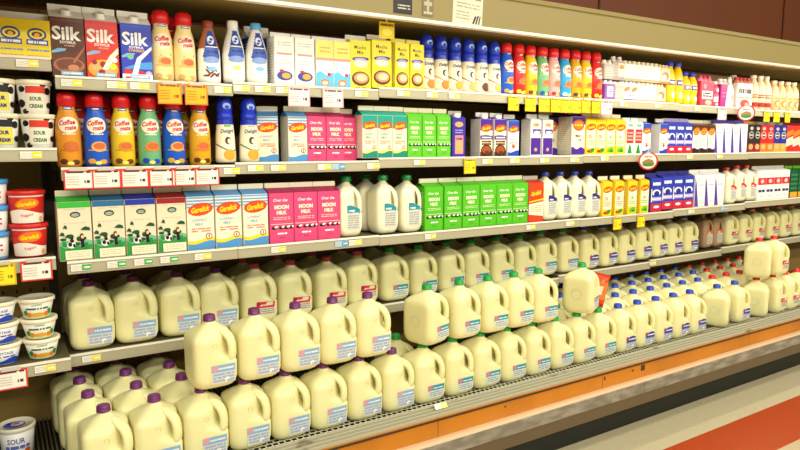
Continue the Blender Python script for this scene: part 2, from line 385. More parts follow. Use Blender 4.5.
def a_brick(a, w, h):
    a.lines(-w * .34, h * .8, w * .34, h * .9, 2, 'lgrey', .4); a.lines(-w * .4, h * .62, w * .4, h * .67, 1, 'e0948a', .9, 0)
    a.ell(0, h * .2, w * .4, h * .1, '3a3f8c'); a.ell(.006, h * .2, w * .22, h * .06, 'gold'); a.ell(-.012, h * .3, .01, .005, 'red'); a.lines(-w * .3, h * .42, w * .3, h * .55, 2, 'lgrey', .3); a.rect(-w * .3, .004, w * .3, h * .08, 'cream')
carton('white_cream', 'white cream carton with dark blue fruit picture', .08, .08, .182, .2, 'white', a_brick, gable='white', fin='white', plural='white cream cartons', name='cream_carton')
def a_ybb(a, w, h):
    a.rect(-w / 2 + .001, h * .62, w / 2 - .001, h - .001, 'lyellow'); a.lines(-w * .3, h * .72, w * .34, h * .88, 2, 'tan', .4); a.rect(-w * .49, h * .57, w * .49, h * .63, 'e0948a'); a.wave(-w / 2 + .001, w / 2 - .001, .002, h * .3, h * .04, '5ab4e0', 0, 1.2)
    a.ell(0, h * .11, w * .26, h * .07, 'orange'); a.ell(.0, h * .1, w * .16, h * .04, 'cream'); a.ell(.018, h * .28, .008, .007, 'red')
carton('yellow_blue', 'pale yellow and blue cream carton', .075, .08, .182, .2, 'white', a_ybb, gable='lyellow', fin='white', plural='yellow and blue cartons', name='cream_carton')
def a_mocha(a, w, h):
    k = w / .08
    a.text('Mocha', -.001, h * .86, h * .075, '5a4a14', w * .62, fat=.01); a.text('Mix', 0, h * .76, h * .075, '5a4a14', w * .36, fat=.01)
    a.ell(0, h * .62, w * .42, h * .045, '2c38a0', .05); a.ell(0, h * .6, w * .3, h * .05, 'lilac'); a.ell(0, h * .52, w * .34, h * .07, 'f8f2c8'); a.lines(-w * .2, h * .49, w * .2, h * .55, 2, 'lilac', .3)
    a.ell(0, h * .22, w * .44, h * .15, 'brown'); a.ell(.002, h * .235, w * .36, h * .11, 'c88a50'); a.ell(.004, h * .24, w * .26, h * .075, 'peach'); a.lines(-w * .3, .006, w * .3, h * .055, 1, 'red', .5)
carton('mocha', 'bright yellow creamer carton with coffee cup picture', .094, .09, .195, .22, 'f2e22a', a_mocha, gable='f2e22a', fin='white', plural='yellow creamer cartons', name='creamer_carton')
carton('mocha_q', 'narrow yellow creamer carton with coffee cup picture', .07, .075, .19, .212, 'f2e22a', a_mocha, gable='f2e22a', fin='lyellow', plural='narrow yellow creamer cartons', name='creamer_carton')
def a_purplepink(a, w, h):
    a.ell(0, h * .84, w * .32, h * .07, 'tan'); a.rect(-w * .3, h * .08, w * .34, h * .56, 'e88a8a'); a.rect(-w * .24, h * .12, w * .28, h * .42, 'tan'); a.lines(-w * .3, h * .6, w * .3, h * .72, 2, 'lilac', .4); a.lines(-w * .2, h * .44, w * .24, h * .5, 1, 'purple', .7)
carton('purple_pink', 'purple milk carton with pink picture panel', .074, .074, .175, .208, '3c2a9c', a_purplepink, gable='purple', cap='white', fin='lgrey', plural='purple cartons')
def a_pw(a, w, h):
    a.ell(0, h * .86, w * .34, h * .08, 'peach'); a.lines(-w * .2, h * .82, w * .2, h * .9, 1, 'dorange', .5); a.rect(-w * .3, h * .62, w * .46, h * .74, 'purple'); a.ell(.006, h * .66, w * .3, h * .035, 'white'); a.rect(-w * .46, h * .04, w * .46, h * .5, 'purple'); a.ell(0, h * .56, w * .4, h * .05, 'white'); a.ell(0, h * .18, w * .14, h * .05, 'tan')
carton('purple_white', 'slim white carton with purple lower half', .07, .07, .178, .205, 'white', a_pw, gable='white', side='dedad0', fin='white', plural='slim purple and white cartons')
def a_rg(a, w, h):
    a.rect(-w * .44, h * .34, w * .44, h * .78, 'd42a24'); a.lines(-w * .34, h * .4, w * .34, h * .72, 3, 'f4b8a8', .5); a.poly([(-w * .3, .004), (w * .3, .004), (w * .08, h * .3), (-w * .08, h * .3)], 'green'); a.rect(-w * .3, h * .86, w * .3, h * .94, '74b58a')
carton('red_green', 'slim white carton with red panel', .064, .07, .175, .2, 'white', a_rg, gable='9cc8a4', side='white', fin='white', plural='red panel cartons', name='eggnog_carton')
def a_bwr(a, w, h):
    a.lines(-w * .36, h * .8, w * .36, h * .9, 1, 'white', .9, 1); a.ell(0, h * .58, w * .38, h * .1, 'white'); a.ell(w * .02, h * .54, w * .25, h * .1, '1a2a90'); a.rect(-w / 2 + .001, h * .33, w / 2 - .001, h * .45, 'lilac'); a.lines(-w * .4, h * .36, w * .4, h * .42, 1, 'white', .5)
    a.rect(-w / 2 + .001, .002, w / 2 - .001, h * .25, 'd02030'); a.ell(.003, h * .15, w * .26, h * .04, 'white'); a.rect(-w * .49, h * .7, -w * .42, h * .3, 'white')
carton('blue_red', 'blue and white milk carton with red base', .098, .096, .19, .222, '2c3cac', a_bwr, gable='3c3c9c', side='2c3cac', fin='3a3a8a', plural='blue red-based cartons')
carton('blue_red_q', 'slim blue milk carton with red base', .078, .078, .175, .205, '2c3cac', a_bwr, gable='3c3c9c', side='2c3cac', fin='lilac', plural='blue red-based cartons')
def a_wp(a, w, h):
    a.poly([(-w * .49, .002), (-w * .1, .002), (-w * .36, h * .75), (-w * .49, h * .95)], '4a3aa0'); a.lines(-w * .2, h * .66, w * .4, h * .74, 1, 'lilac', .5); a.rect(-w * .49, .002, -w * .2, h * .2, '6a3a9a'); a.lines(-w * .05, h * .1, w * .4, h * .2, 2, 'lgrey', .4)
carton('white_purple', 'white milk carton with purple swoosh', .1, .096, .19, .225, 'white', a_wp, gable='white', side='white', fin='white', plural='white swoosh cartons')
carton('white_purple_q', 'slim white milk carton with purple swoosh', .088, .08, .18, .205, 'white', a_wp, gable='white', side='white', fin='5a4ab0', plural='white swoosh cartons')
def a_two(top, low):
    def f(a, w, h):
        a.rect(-w / 2 + .001, .002, w / 2 - .001, h * .32, low); a.ell(0, h * .62, w * .36, h * .13, 'lgrey'); a.ell(0, h * .62, w * .28, h * .1, top); a.lines(-w * .25, h * .58, w * .25, h * .66, 1, 'cream', .5); a.ell(0, h * .86, w * .25, h * .06, 'lgrey'); a.ell(0, h * .2, w * .34, h * .1, 'tan')
    return f
carton('eggnog_dark', 'black eggnog carton with silver emblem', .074, .075, .18, .2, '2c2420', a_two('2c2420', 'dred'), gable='dbrown', fin='tan', plural='dark cartons', name='eggnog_carton')
carton('juice_red', 'red carton with gold lower band', .082, .075, .18, .2, 'd42420', a_two('dred', 'orange'), gable='c02020', fin='lgrey', plural='red cartons', name='juice_carton')
carton('juice_blue', 'navy blue carton with gold lower band', .08, .075, .18, .2, '202c8c', a_two('navy', 'gold'), gable='navy', fin='lgrey', plural='navy cartons', name='juice_carton')
def a_ro(a, w, h):
    a.poly([(-w * .49, h * .55), (w * .49, h * .68), (w * .49, h * .86), (-w * .49, h * .75)], 'orange'); a.poly([(-w * .49, h * .2), (w * .49, h * .3), (w * .49, h * .6), (-w * .49, h * .48)], 'cream'); a.lines(-w * .4, h * .3, w * .4, h * .5, 3, 'e08a5a', .4)
carton('red_orange', 'red and orange carton with slanted white band', .086, .075, .18, .2, 'd02a1c', a_ro, gable='c02a1c', fin='dred', plural='red and orange cartons', name='juice_carton')
def a_rs(a, w, h):
    a.rect(-w * .49, h * .52, w * .49, h * .76, 'd8262c'); a.ell(.004, h * .64, w * .22, h * .07, 'f4c8c0'); a.lines(-w * .4, h * .26, w * .42, h * .36, 1, '2a2a5a', .9, 2); a.lines(-w * .2, h * .84, w * .2, h * .88, 1, 'lgrey', .8, 1); a.lines(-w * .2, h * .1, w * .3, h * .16, 1, 'lgrey', .6)
carton('red_square', 'white milk carton with red square emblem', .098, .096, .195, .225, 'white', a_rs, gable='white', side='white', fin='lgrey', plural='red square cartons')
def a_gr(a, w, h):
    for k in range(4): a.rect(-w * .46, h * (.3 + .16 * k), w * .46, h * (.37 + .16 * k), '2e7a4a')
    a.rect(-w / 2 + .001, .002, w / 2 - .001, h * .2, 'gold')
carton('green_gold', 'dark green milk carton with gold base', .098, .096, .195, .22, 'dgreen', a_gr, gable='dgreen', side='dgreen', fin='lgreen', plural='dark green cartons')
def a_egg(a, w, h):
    a.ell(0, h * .62, w * .36, h * .17, '2a4a9c'); a.ell(0, h * .62, w * .28, h * .12, 'f0d83a'); a.ell(0, h * .62, w * .2, h * .07, 'brown'); a.ell(0, h * .6, w * .1, h * .06, 'gold'); a.rect(-w * .4, h * .34, w * .4, h * .48, '2a4a9c'); a.lines(-w * .36, h * .36, w * .36, h * .46, 1, 'white', .7, 3)
    a.lines(-w * .4, h * .16, w * .44, h * .24, 1, '6a8ac0', .5); a.lines(-w * .4, h * .04, w * .44, h * .08, 1, 'tan', .6)
carton('eggnog_yellow', 'yellow eggnog carton with round blue emblem', .074, .074, .115, .14, 'f0d21c', a_egg, gable='f0e060', side='e0c020', fin='white', plural='yellow eggnog cartons', name='eggnog_carton')

# ---- lathe-turned bottles
CM = [(.030, 0), (.036, .004), (.038, .015), (.038, .10), (.0375, .125), (.035, .15), (.030, .17), (.0255, .183), (.0245, .19), (.0245, .204)]
def bottle(key, desc, prof, bands, art, cap, capc, emblem=None, cat='bottle', plural='creamer bottles', name='creamer_bottle', rough=.3, clear=None):
    root = empty(name)
    b = MB(); b.lathe(prof, M(bands[0], rough), 36, bands=[M(c, rough) for c in bands])
    a = Art(b, wrapped(prof), .006, True); art(a); b.build('bottle_body', root)
    c = MB(); c.lathe(cap, M(capc, .3), 28); o = c.build('cap', root)
    if emblem: emblem(o)
    reg(key, root, desc, cat, 2 * max(r for r, z in prof), plural)
CMCAP = [(.0265, .198), (.0285, .2), (.0285, .226), (.0265, .236), (.020, .243), (.008, .246)]
def a_cm(badge, ribbon, pic, low):
    def f(a):
        a.rect(-.014, .187, .014, .197, badge); a.lines(-.011, .189, .011, .195, 1, 'white', .6, 2)
        a.ell(0, .138, .032, .026, 'f6e4c8'); a.text('Coffee', -.004, .146, .017, 'c8202c', .05, .12, .2, .04); a.text('mate', .006, .129, .014, 'c8202c', .034, .1, .2, .04)
        a.lines(-.02, .105, .02, .113, 1, 'cream', .5)
        if ribbon: a.poly([(-.016, .083), (.026, .09), (.028, .098), (-.008, .092)], ribbon)
        a.ell(.004, .068, .024, .017, pic); a.ell(.006, .07, .018, .011, 'c8642a'); a.rect(-.03, .055, .032, .058, pic); a.ell(-.02, .02, .012, .009, low); a.ell(.016, .018, .013, .008, low); a.ell(.0, .014, .01, .006, 'lyellow')
    return f
for key, c, nm, ar in (('cm_amber', 'd88e24', 'amber', a_cm('3a4a8c', None, 'c06a1c', 'brown')), ('cm_blue', '1f58c0', 'blue', a_cm('navy', None, 'e0a85a', 'gold')), ('cm_yellow', 'e8c020', 'yellow', a_cm('3a4a8c', None, 'd08a2a', 'choc')), ('cm_green', '6cae78', 'soft green', a_cm('dred', None, 'd8803a', 'blue')),
                       ('cm_gold', 'e0a41c', 'golden', a_cm('3a4a8c', 'blue', 'e07a2a', 'brown')), ('cm_cream', 'f4dc96', 'cream coloured', a_cm('5a7ab0', 'blue', 'f0a860', 'tan')), ('cm_red', 'd82a28', 'red', a_cm('dred', None, 'orange', 'yellow')), ('cm_pink', 'f0a8a0', 'pink', a_cm('blue', None, 'e07a5a', 'red')), ('cm_cyan', '2c9cd0', 'cyan', a_cm('navy', 'white', 'orange', 'white'))):
    bottle(key, nm + ' creamer bottle with red dome cap', CM, [c] * 9, ar, CMCAP, 'd41a1c')
ID = [(.030, 0), (.037, .004), (.0375, .02), (.034, .10), (.0305, .14), (.029, .165), (.028, .185)]
IDCAP = [(.0295, .158), (.0295, .172), (.0265, .176), (.0265, .19), (.0295, .196), (.0275, .218), (.021, .238), (.012, .243)]
def a_id(low, arc, pic='gold'):
    def f(a):
        a.wave(-.05, .05, .002, .06, .014, low, 2.2, .6); a.ell(.006, .03, .024, .02, pic); a.ell(0, .082, .011, .014, 'brown'); a.ell(.004, .08, .006, .009, 'cream')
        a.text('Delight', 0, .115, .018, '3a3a5c', .05, .06, .25); a.rect(-.012, .132, .014, .139, 'lgreen' if low == 'navy' else 'lgrey')
    return f
def id_cap_art(root):
    m = MB(); a = Art(m, wrapped(IDCAP), .006, True)
    pts = []
    a.ell(0.002, .207, .016, .011, 'a8c0ec'); a.ell(0.002, .203, .009, .007, '1a34b8'); m.build('cap_emblem', root)
for key, low, nm, pic in (('id_navy', 'navy', 'navy', 'gold'), ('id_green', 'dgreen', 'dark green', 'gold'), ('id_orange', 'orange', 'orange', 'orange'), ('id_red', 'b8301c', 'rust red', 'e8a850'), ('id_brown', 'c89a6a', 'light brown', 'brown')):
    bottle(key, 'white creamer bottle with tall blue cap and %s base' % nm, ID, ['cream'] * 4 + ['1c34b4'] * 2, a_id(low, 0, pic), IDCAP, '1c34b4', id_cap_art, plural='blue cap creamer bottles')
    PROTO[key].desc = 'white blue-capped creamer bottle with %s base' % nm
SS = [(.033, 0), (.039, .004), (.0405, .02), (.0405, .10), (.038, .125), (.031, .155), (.022, .182), (.0185, .195), (.0175, .205)]
def a_ss(swirl, low):
    def f(a):
        for k in range(8):
            z0 = .10 + .011 * k; ww = .036 - .0036 * k
            a.rect(-ww * .8, z0, ww, z0 + .0112, '2a52b4'); a.n -= 1
        a.n += 1
        a.ell(.002, .098, .034, .012, '2a52b4'); a.ell(.0, .155, .012, .016, 'f0f0f0'); a.ell(.002, .158, .006, .005, '2a52b4'); a.ell(-.003, .148, .006, .004, '2a52b4'); a.rect(-.02, .134, .024, .139, '182c7c'); a.rect(-.02, .129, .026, .133, 'white'); a.lines(-.018, .108, .024, .12, 1, '1a2c80', .8, 1)
        a.ell(.0, .085, .03, .012, '8aa4d8')
        if swirl:
            for k in range(9): a.ell(-.02 + .005 * k, .03 + .026 * math.sin(k * 2.3) ** 2, .012, .0035, swirl, .9 * math.sin(k * 5))
        a.ell(.0, .055, .016, .008, low)
    return f
for key, capc, band, swirl, nm in (('ss_brown', '8a3a20', 'choc', 'choc', 'brown'), ('ss_white', 'white', 'cream', None, 'white'), ('ss_blue', '5aa8d8', 'cream', None, 'pale blue')):
    bottle(key, 'white and blue carafe milk bottle with %s cap' % nm, SS, ['white'] * 4 + [('white' if band != 'choc' else 'b06a44')] * 4, a_ss(swirl, 'lyellow' if nm == 'white' else 'lblue'), [(.0185, .2), (.0195, .202), (.0195, .222), (.018, .225)], capc, plural='carafe milk bottles', name='milk_bottle')
NQ = [(.030, 0), (.034, .004), (.034, .05), (.031, .062), (.034, .075), (.034, .12), (.028, .145), (.018, .165), (.0165, .175)]
bottle('nesquik', 'yellow flavoured milk bottle with blue cap', NQ, ['f4c41c'] * 8, lambda a: (a.rect(-.03, .09, .03, .115, '2a3aa8'), a.lines(-.024, .096, .024, .11, 1, 'white', .8, 2), a.ell(.006, .04, .022, .02, 'f09a7a'), a.ell(0, .035, .012, .012, 'cream')), [(.0185, .17), (.02, .172), (.02, .19), (.018, .193)], '2a3ab4', plural='yellow milk bottles', name='milk_bottle')
NQT = [(r, z * 1.24) for r, z in NQ]
bottle('nesquik_tall', 'tall yellow flavoured milk bottle with blue cap', NQT, ['f4c41c'] * 8, lambda a: (a.rect(-.03, .105, .03, .135, '2a3aa8'), a.lines(-.024, .112, .024, .128, 1, 'white', .8, 2), a.ell(.006, .05, .022, .024, 'f0b08a'), a.ell(0, .045, .012, .015, 'cream')), [(.0185, .212), (.02, .214), (.02, .234), (.018, .237)], '2a3ab4', plural='tall yellow milk bottles', name='milk_bottle')
SM = [(.024, 0), (.028, .004), (.028, .07), (.024, .08), (.027, .09), (.026, .115), (.016, .135), (.0145, .14)]
bottle('rose_bottle', 'pink yogurt drink bottle with white cap', SM, ['e8486a'] * 7, lambda a: (a.rect(-.026, .03, .026, .06, 'white'), a.lines(-.02, .036, .02, .054, 2, '4a2a2a', .5), a.ell(.004, .1, .016, .01, 'white'), a.ell(.0, .016, .018, .008, 'f4c0b0')), [(.016, .136), (.0175, .138), (.0175, .154), (.016, .156)], 'white', plural='pink yogurt bottles', name='yogurt_drink_bottle')
bottle('cream_bottle', 'cream coloured drink bottle with red label', [(.03, 0), (.036, .004), (.036, .13), (.03, .165), (.017, .195), (.016, .205)], ['f2d8b0'] * 5, lambda a: (a.rect(-.05, .02, .05, .05, 'c8301c'), a.rect(-.05, .078, .05, .1, 'd8402c'), a.lines(-.04, .026, .04, .046, 1, '8a1a14', .8, 4), a.lines(-.04, .084, .04, .094, 1, 'cream', .6, 2)), [(.017, .2), (.019, .202), (.019, .222), (.017, .224)], 'f6ecd8', plural='red label bottles', name='yogurt_drink_bottle')
bottle('peach_bottle', 'peach drink bottle with orange label', [(.03, 0), (.036, .004), (.036, .12), (.03, .15), (.017, .175), (.016, .185)], ['f4c894'] * 5, lambda a: (a.ell(0, .05, .03, .026, 'e8843a'), a.ell(.004, .046, .016, .014, 'f8e0b0'), a.lines(-.03, .08, .03, .09, 1, 'd86a3a', .7, 2)), [(.017, .18), (.019, .182), (.019, .2), (.017, .202)], 'fae2c4', plural='peach bottles', name='yogurt_drink_bottle')
bottle('white_spout', 'white bottle with tapering top beside magenta box', [(.026, 0), (.03, .004), (.03, .1), (.024, .13), (.017, .15)], ['f2efe6'] * 4, lambda a: (a.ell(0, .06, .018, .02, 'lpink'),), [(.018, .148), (.016, .16), (.009, .19), (.006, .192)], 'white', plural='white bottles', name='yogurt_drink_bottle')

# ---- packs of small drinks
def pack(key, desc, w, d, h, sleeve, art, bottlec, capc, n, name='yogurt_drink_pack', plural='drink packs'):
    root = empty(name)
    s = MB(); s.box(-w / 2, w / 2, -d / 2, d / 2, 0.001, h * .8, M(sleeve, .4), .004); art(Art(s, front(d)), w, h * .8); s.build('sleeve', root)
    for k in range(n):
        x = -w / 2 + w * (k + .5) / n; r = min(w / n, d / 2) * .46
        b = MB(); b.lathe([(r * .9, h * .795), (r, h * .82), (r * .8, h * .9), (r * .62, h * .92)], M(bottlec, .3), 16, centre=(x, -d * .2)); o = b.build('bottle', root)
        c = MB(); c.lathe([(r * .66, h * .92), (r * .7, h * .925), (r * .7, h * .99), (r * .62, h)], M(capc, .35), 16, centre=(x, -d * .2)); c.build('cap', o)
    reg(key, root, desc, 'drink pack', w, plural)
pack('pk_purple', 'purple yogurt drink pack', .075, .08, .105, '8a5aa8', lambda a, w, h: (a.rect(-w * .3, h * .2, w * .3, h * .85, 'e8dcec'), a.lines(-w * .24, h * .3, w * .24, h * .75, 3, '7a3a9a', .5)), 'white', 'white', 2)
pack('pk_grey', 'grey yogurt drink pack', .075, .08, .1, 'b4ac9c', lambda a, w, h: (a.lines(-w * .4, h * .2, w * .4, h * .8, 4, 'd4ccc0', .5),), 'cream', 'white', 2)
pack('pk_orange', 'white yogurt drink pack with orange swirls', .13, .08, .108, 'f4ece0', lambda a, w, h: (a.ell(-w * .25, h * .75, w * .2, h * .14, 'e8843a', .3), a.ell(w * .22, h * .75, w * .2, h * .14, 'e8843a', .3), a.rect(-w * .49, .002, w * .49, h * .14, '7a4a8a'), a.ell(-w * .24, h * .38, w * .16, h * .18, 'white'), a.ell(w * .24, h * .38, w * .16, h * .18, 'white'), a.lines(-w * .4, h * .3, w * .4, h * .45, 1, '8a6aa0', .5, 4)), 'white', 'white', 4)
pack('pk_white', 'white yogurt drink pack with pale print', .15, .08, .108, 'f4eee0', lambda a, w, h: (a.lines(-w * .44, h * .3, w * .44, h * .75, 3, 'e8d8c0', .5), a.rect(-w * .49, .002, w * .49, h * .16, 'e8a070'), a.lines(-w * .44, h * .82, w * .44, h * .92, 1, 'e4c8b0', .6, 6)), 'cream', 'cream', 4)
pack('pk_brown', 'greyish boxed yogurt pack with orange panel', .1, .08, .125, 'a8988c', lambda a, w, h: (a.rect(-w * .05, h * .2, w * .44, h * .9, 'f2dcc0'), a.ell(w * .2, h * .7, w * .2, h * .12, 'e8843a'), a.lines(-w * .44, h * .2, -w * .1, h * .8, 4, 'c4b8b0', .4)), 'f0d8d0', 'f4ece8', 2)
pack('pk_peach', 'peach yogurt drink pack with fruit print', .09, .08, .105, 'f0c8a0', lambda a, w, h: (a.ell(0, h * .5, w * .34, h * .26, 'e07a4a'), a.ell(-.01, h * .4, w * .2, h * .2, 'f6e6d0'), a.rect(-w * .49, .002, w * .49, h * .12, 'd06a3a')), 'f6d8b8', 'f6e0c0', 3)
pack('pk_red', 'red and pink yogurt drink pack', .13, .09, .185, 'd83a50', lambda a, w, h: (a.ell(-w * .2, h * .8, w * .14, h * .1, 'f080a0'), a.rect(-w * .4, h * .3, w * .4, h * .62, 'f4e4e0'), a.lines(-w * .36, h * .36, w * .36, h * .58, 2, '5a3a3a', .6, 3), a.ell(w * .1, h * .16, w * .26, h * .1, 'f0b090')), 'e88098', 'd02a5a', 3)
pack('pk_magenta', 'magenta boxed drink pack', .09, .09, .175, 'b02078', lambda a, w, h: (a.poly([(w * .05, 0.002), (w * .49, .002), (w * .49, h * .98), (w * .25, h * .98)], 'e4c8d0'), a.lines(-w * .4, h * .4, w * .1, h * .7, 2, 'd86aa8', .5)), 'f0d0d8', 'white', 2)
pack('pk_torn', 'white boxed drink pack with red caps and black lettering', .17, .09, .195, 'f2e0d0', lambda a, w, h: (a.lines(-w * .42, h * .58, w * .42, h * .8, 1, '2a1a1a', .8, 5), a.ell(0, h * .2, w * .3, h * .16, 'd84a2c'), a.rect(-w * .48, h * .4, w * .48, h * .45, 'e8907a')), 'd87a6a', 'c83a3a', 4)

# ---- tubs
def tub(key, desc, r0, r1, h, body, art, lidc, lidh=.012, name='yogurt_tub', plural='tubs', lidart=None, cat='tub', bands=None):
    root = empty(name)
    prof = [(r0 * .94, 0), (r0, .003), (r0 + (r1 - r0) * .5, h * .5), (r1, h)]
    b = MB(); b.lathe(prof, M(body, .35), 40, bands=bands and [M(c, .35) for c in bands]); art(Art(b, wrapped(prof), .006, True), h); b.build('tub_body', root)
    l = MB(); l.lathe([(r1 + .001, h - .005), (r1 + .0035, h - .004), (r1 + .0035, h + lidh - .004), (r1 + .001, h + lidh - .002), (r1 - .003, h + lidh - .002), (r1 - .005, h + lidh - .005), (.002, h + lidh - .005)], M(lidc, .35), 40, cap0=True)
    if lidart: lidart(Art(l, lambda u, v, q: (u, v, h + lidh - .005 + q)))
    l.build('lid', root)
    reg(key, root, desc, cat, 2 * r1 + .008, plural)
def a_sour(bg, ink):
    def f(a, h):
        for cx, cy, r in ((-.04, .8, .012), (-.045, .35, .016), (.04, .75, .014), (.046, .3, .012), (-.03, .1, .01), (.025, .95, .01)): a.ell(cx, cy * h, r, r * .8, 'black')
        a.rect(-.026, h * .12, .03, h * .66, bg); a.rect(-.026, h * .68, .03, h * .9, 'd8402c' if bg == 'f4e8d0' else '2a2a2a'); a.text('SOUR', .002, h * .5, h * .13, ink, .034, fat=.05); a.text('CREAM', .002, h * .27, h * .13, ink, .038, fat=.05)
    return f
tub('sour_red', 'cow-spotted sour cream tub with red label', .039, .0485, .098, 'white', a_sour('f4e8d0', '4a7a5a'), 'cream', name='sour_cream_tub', plural='sour cream tubs')
tub('sour_yellow', 'cow-spotted sour cream tub with yellow label', .039, .0485, .098, 'white', a_sour('e8dc50', '1a2a7c'), 'cream', name='sour_cream_tub', plural='sour cream tubs')
def a_redtub(a, h):
    a.wave(-.06, .06, h * .05, h * .42, .008, 'f2e6d2', 0, .8); a.rect(-.06, h * .9, .06, h * .985, 'f2e6d2'); a.ell(.0, h * .68, .036, .016, 'orange', .1); a.text('Garelick', 0, h * .68, .014, 'yellow', .056, .1, .3, .04); a.text('Yogurt', -.002, h * .3, .012, 'd04a4a', .04, .15); a.ell(.04, h * .16, .007, .009, 'tan')
tub('red_tub', 'red and white tub with orange oval', .045, .053, .098, 'c8201c', a_redtub, 'c8201c', .012, name='yogurt_tub', plural='red tubs')
tub('blue_tub', 'white tub with light blue lid', .048, .054, .075, 'f0ece4', lambda a, h: (a.lines(-.04, h * .3, .04, h * .7, 2, 'c84a4a', .4), a.rect(-.06, h * .02, .06, h * .12, 'sky')), '4a98d4', .012, name='yogurt_tub', plural='blue lid tubs')
tub('cottage_green', 'green and white cottage cheese cup', .038, .052, .06, 'f2eedc', lambda a, h: (a.wave(-.055, .055, .003, h * .3, .005, 'c8e0a0', 1, 2), a.text('LOWFAT', 0, h * .8, .007, '3a7a3a', .03), a.lines(-.036, h * .52, .036, h * .66, 1, '2a6a3a', .7, 3), a.ell(-.024, h * .25, .009, .008, 'orange'), a.ell(.026, h * .25, .009, .008, 'orange'), a.ell(.0, h * .24, .02, .007, 'gold'), a.ell(-.036, h * .36, .007, .01, 'green'), a.ell(.038, h * .36, .007, .01, 'green')), 'cream', .01, name='cottage_cheese_cup', plural='cottage cheese cups', cat='cup')
tub('cottage_blue', 'blue and white cottage cheese cup', .038, .052, .06, 'f2f0ea', lambda a, h: (a.wave(-.06, .06, .003, h * .3, .006, 'blue', 1, 1.5), a.text('COTTAGE', 0.004, h * .66, .009, '2a4aa0', .05), a.lines(-.03, h * .4, .036, h * .52, 1, '2a4aa0', .6, 3)), 'cream', .01, name='cottage_cheese_cup', plural='cottage cheese cups', cat='cup')
tub('sour_big', 'big white tub with blue and red printed lid', .048, .056, .095, 'f2efe8', lambda a, h: (a.text('SOUR', -.004, h * .62, .02, '3a4a9c', .055), a.lines(-.04, h * .3, .04, h * .46, 1, '5a6ab0', .8, 3), a.ell(.03, h * .2, .01, .01, 'dorange')), 'cream', .012, name='sour_cream_tub', plural='big tubs', lidart=lambda a: (a.ell(-.006, -.004, .034, .03, '5a66b8'), a.ell(.004, 0, .02, .016, 'f0e8e8'), a.ell(.0, .002, .012, .008, 'd83a4a'), a.ell(-.022, .006, .008, .012, '3a3a8a')))

# ---- blow-moulded milk jugs
MILK = M('ece5a8', .34, sss=.35)
MILK2 = M('f3ecca', .34, sss=.35)
CHOC = M('b08a68', .35)
def section(th, a, n):
    return a / (abs(math.cos(th)) ** n + abs(math.sin(th)) ** n) ** (1.0 / n)
def jug(key, desc, a, h, capc, labelart, milk=MILK, capr=.021, cat='jug', name='milk_jug', plural='gallon jugs', emblem=True):
    root = empty(name)
    k = h / .246; s = a / .0752
    # height, half width, squareness, how far the handle corner is cut back (distance along its diagonal)
    rings = [(0.0, .052, 3.6, 9), (.002, .0585, 4, 9), (.007, .0655, 4.4, 9), (.014, .0704, 4.8, 9), (.023, .0735, 5.3, 9), (.036, .0750, 7.5, 9), (.06, .0752, 8, 9), (.09, .0752, 8, 9), (.098, .0752, 8, .097), (.104, .0752, 8, .084), (.110, .0752, 8, .070),
             (.116, .0752, 8, .061), (.125, .0752, 8, .057), (.145, .0752, 8, .0565), (.160, .0750, 8, .056), (.170, .0743, 7.6, .056), (.179, .0712, 7, .055), (.187, .0645, 6, .052), (.194, .0550, 5, .044), (.201, .0445, 4.2, .040), (.208, .0335, 3.2, .034), (.213, .0265, 2.3, .03), (.217, .0218, 2, .026), (.221, .0198, 2, .022), (.232, .0188, 2, .022)]
    N = 48; vs = []
    for z, w, n, cut in rings:
        for q in range(N):
            th = 2 * PI * (q + .5) / N
            r = section(th, w, n); d = r * math.cos(th + PI / 4)
            if cut < 1 and d > 0:
                # soft clip at the recess plane
                t = d / cut
                r = r / (1 + t ** 10) ** .1 if t < 3 else r / t
            vs.append((r * math.cos(th) * s, r * math.sin(th) * s, z * k))
    fs = [(j * N + q, j * N + (q + 1) % N, (j + 1) * N + (q + 1) % N, (j + 1) * N + q) for j in range(len(rings) - 1) for q in range(N)]
    b = MB(); b.add(vs, fs, milk, True); b.add(vs[:N], [tuple(range(N))[::-1]], milk); b.add(vs[-N:], [tuple(range(N))], milk)
    if emblem:
        for cx, cy, ax in ((-a * .05, -a, 0), (-a, 0, 1)):
            ringp = []
            r = .008 if ax == 0 else .024
            for q in range(24):
                th = 2 * PI * q / 24
                u, v = r * math.cos(th), r * math.sin(th)
                ringp.append(((cx + u) if ax != 1 else -a + .0006, cy + .0008 if ax == 0 else (u if ax == 1 else a - .0006), (.152 if ax == 0 else .1) * k + v))
            b.tube(ringp, .0011 if ax == 0 else .0018, milk, 6, True)
    b.build('jug_body', root)
    # the grip arching from the shoulder down to the ledge above the label
    g = MB()
    path = [(.018, .2060), (.032, .2000), (.046, .1930), (.059, .1845), (.070, .1745), (.0775, .162), (.0822, .147), (.0838, .130), (.0836, .116), (.082, .104), (.077, .092)]
    pts = [(d / math.sqrt(2) * s, -d / math.sqrt(2) * s, z * k) for d, z in path]
    g.tube(pts, [x * s for x in (.012, .0165, .0195, .0208, .0208, .0205, .0203, .0203, .0205, .021, .021)], milk, 16, flat=.6)
    g.build('handle', root)
    c = MB(); z0 = .2235 * k
    c.lathe([(capr * .97, z0), (capr * 1.04, z0 + .001), (capr * 1.04, z0 + .005), (capr, z0 + .006), (capr * .99, h - .006), (capr * .9, h - .002), (capr * .62, h)], M(capc, .3), 26)
    c.build('cap', root)
    if labelart:
        l = MB()
        def fn(u, v, q):
            w, n = .0752, 8
            y = w * max(0.0, 1 - (abs(u / s) / w) ** n) ** (1 / n)
            return (u, -(y * s + q + .0002), v)
        labelart(Art(l, fn, .008, True), a, k); l.build('label', root)
    reg(key, root, desc, cat, 2 * a, plural)
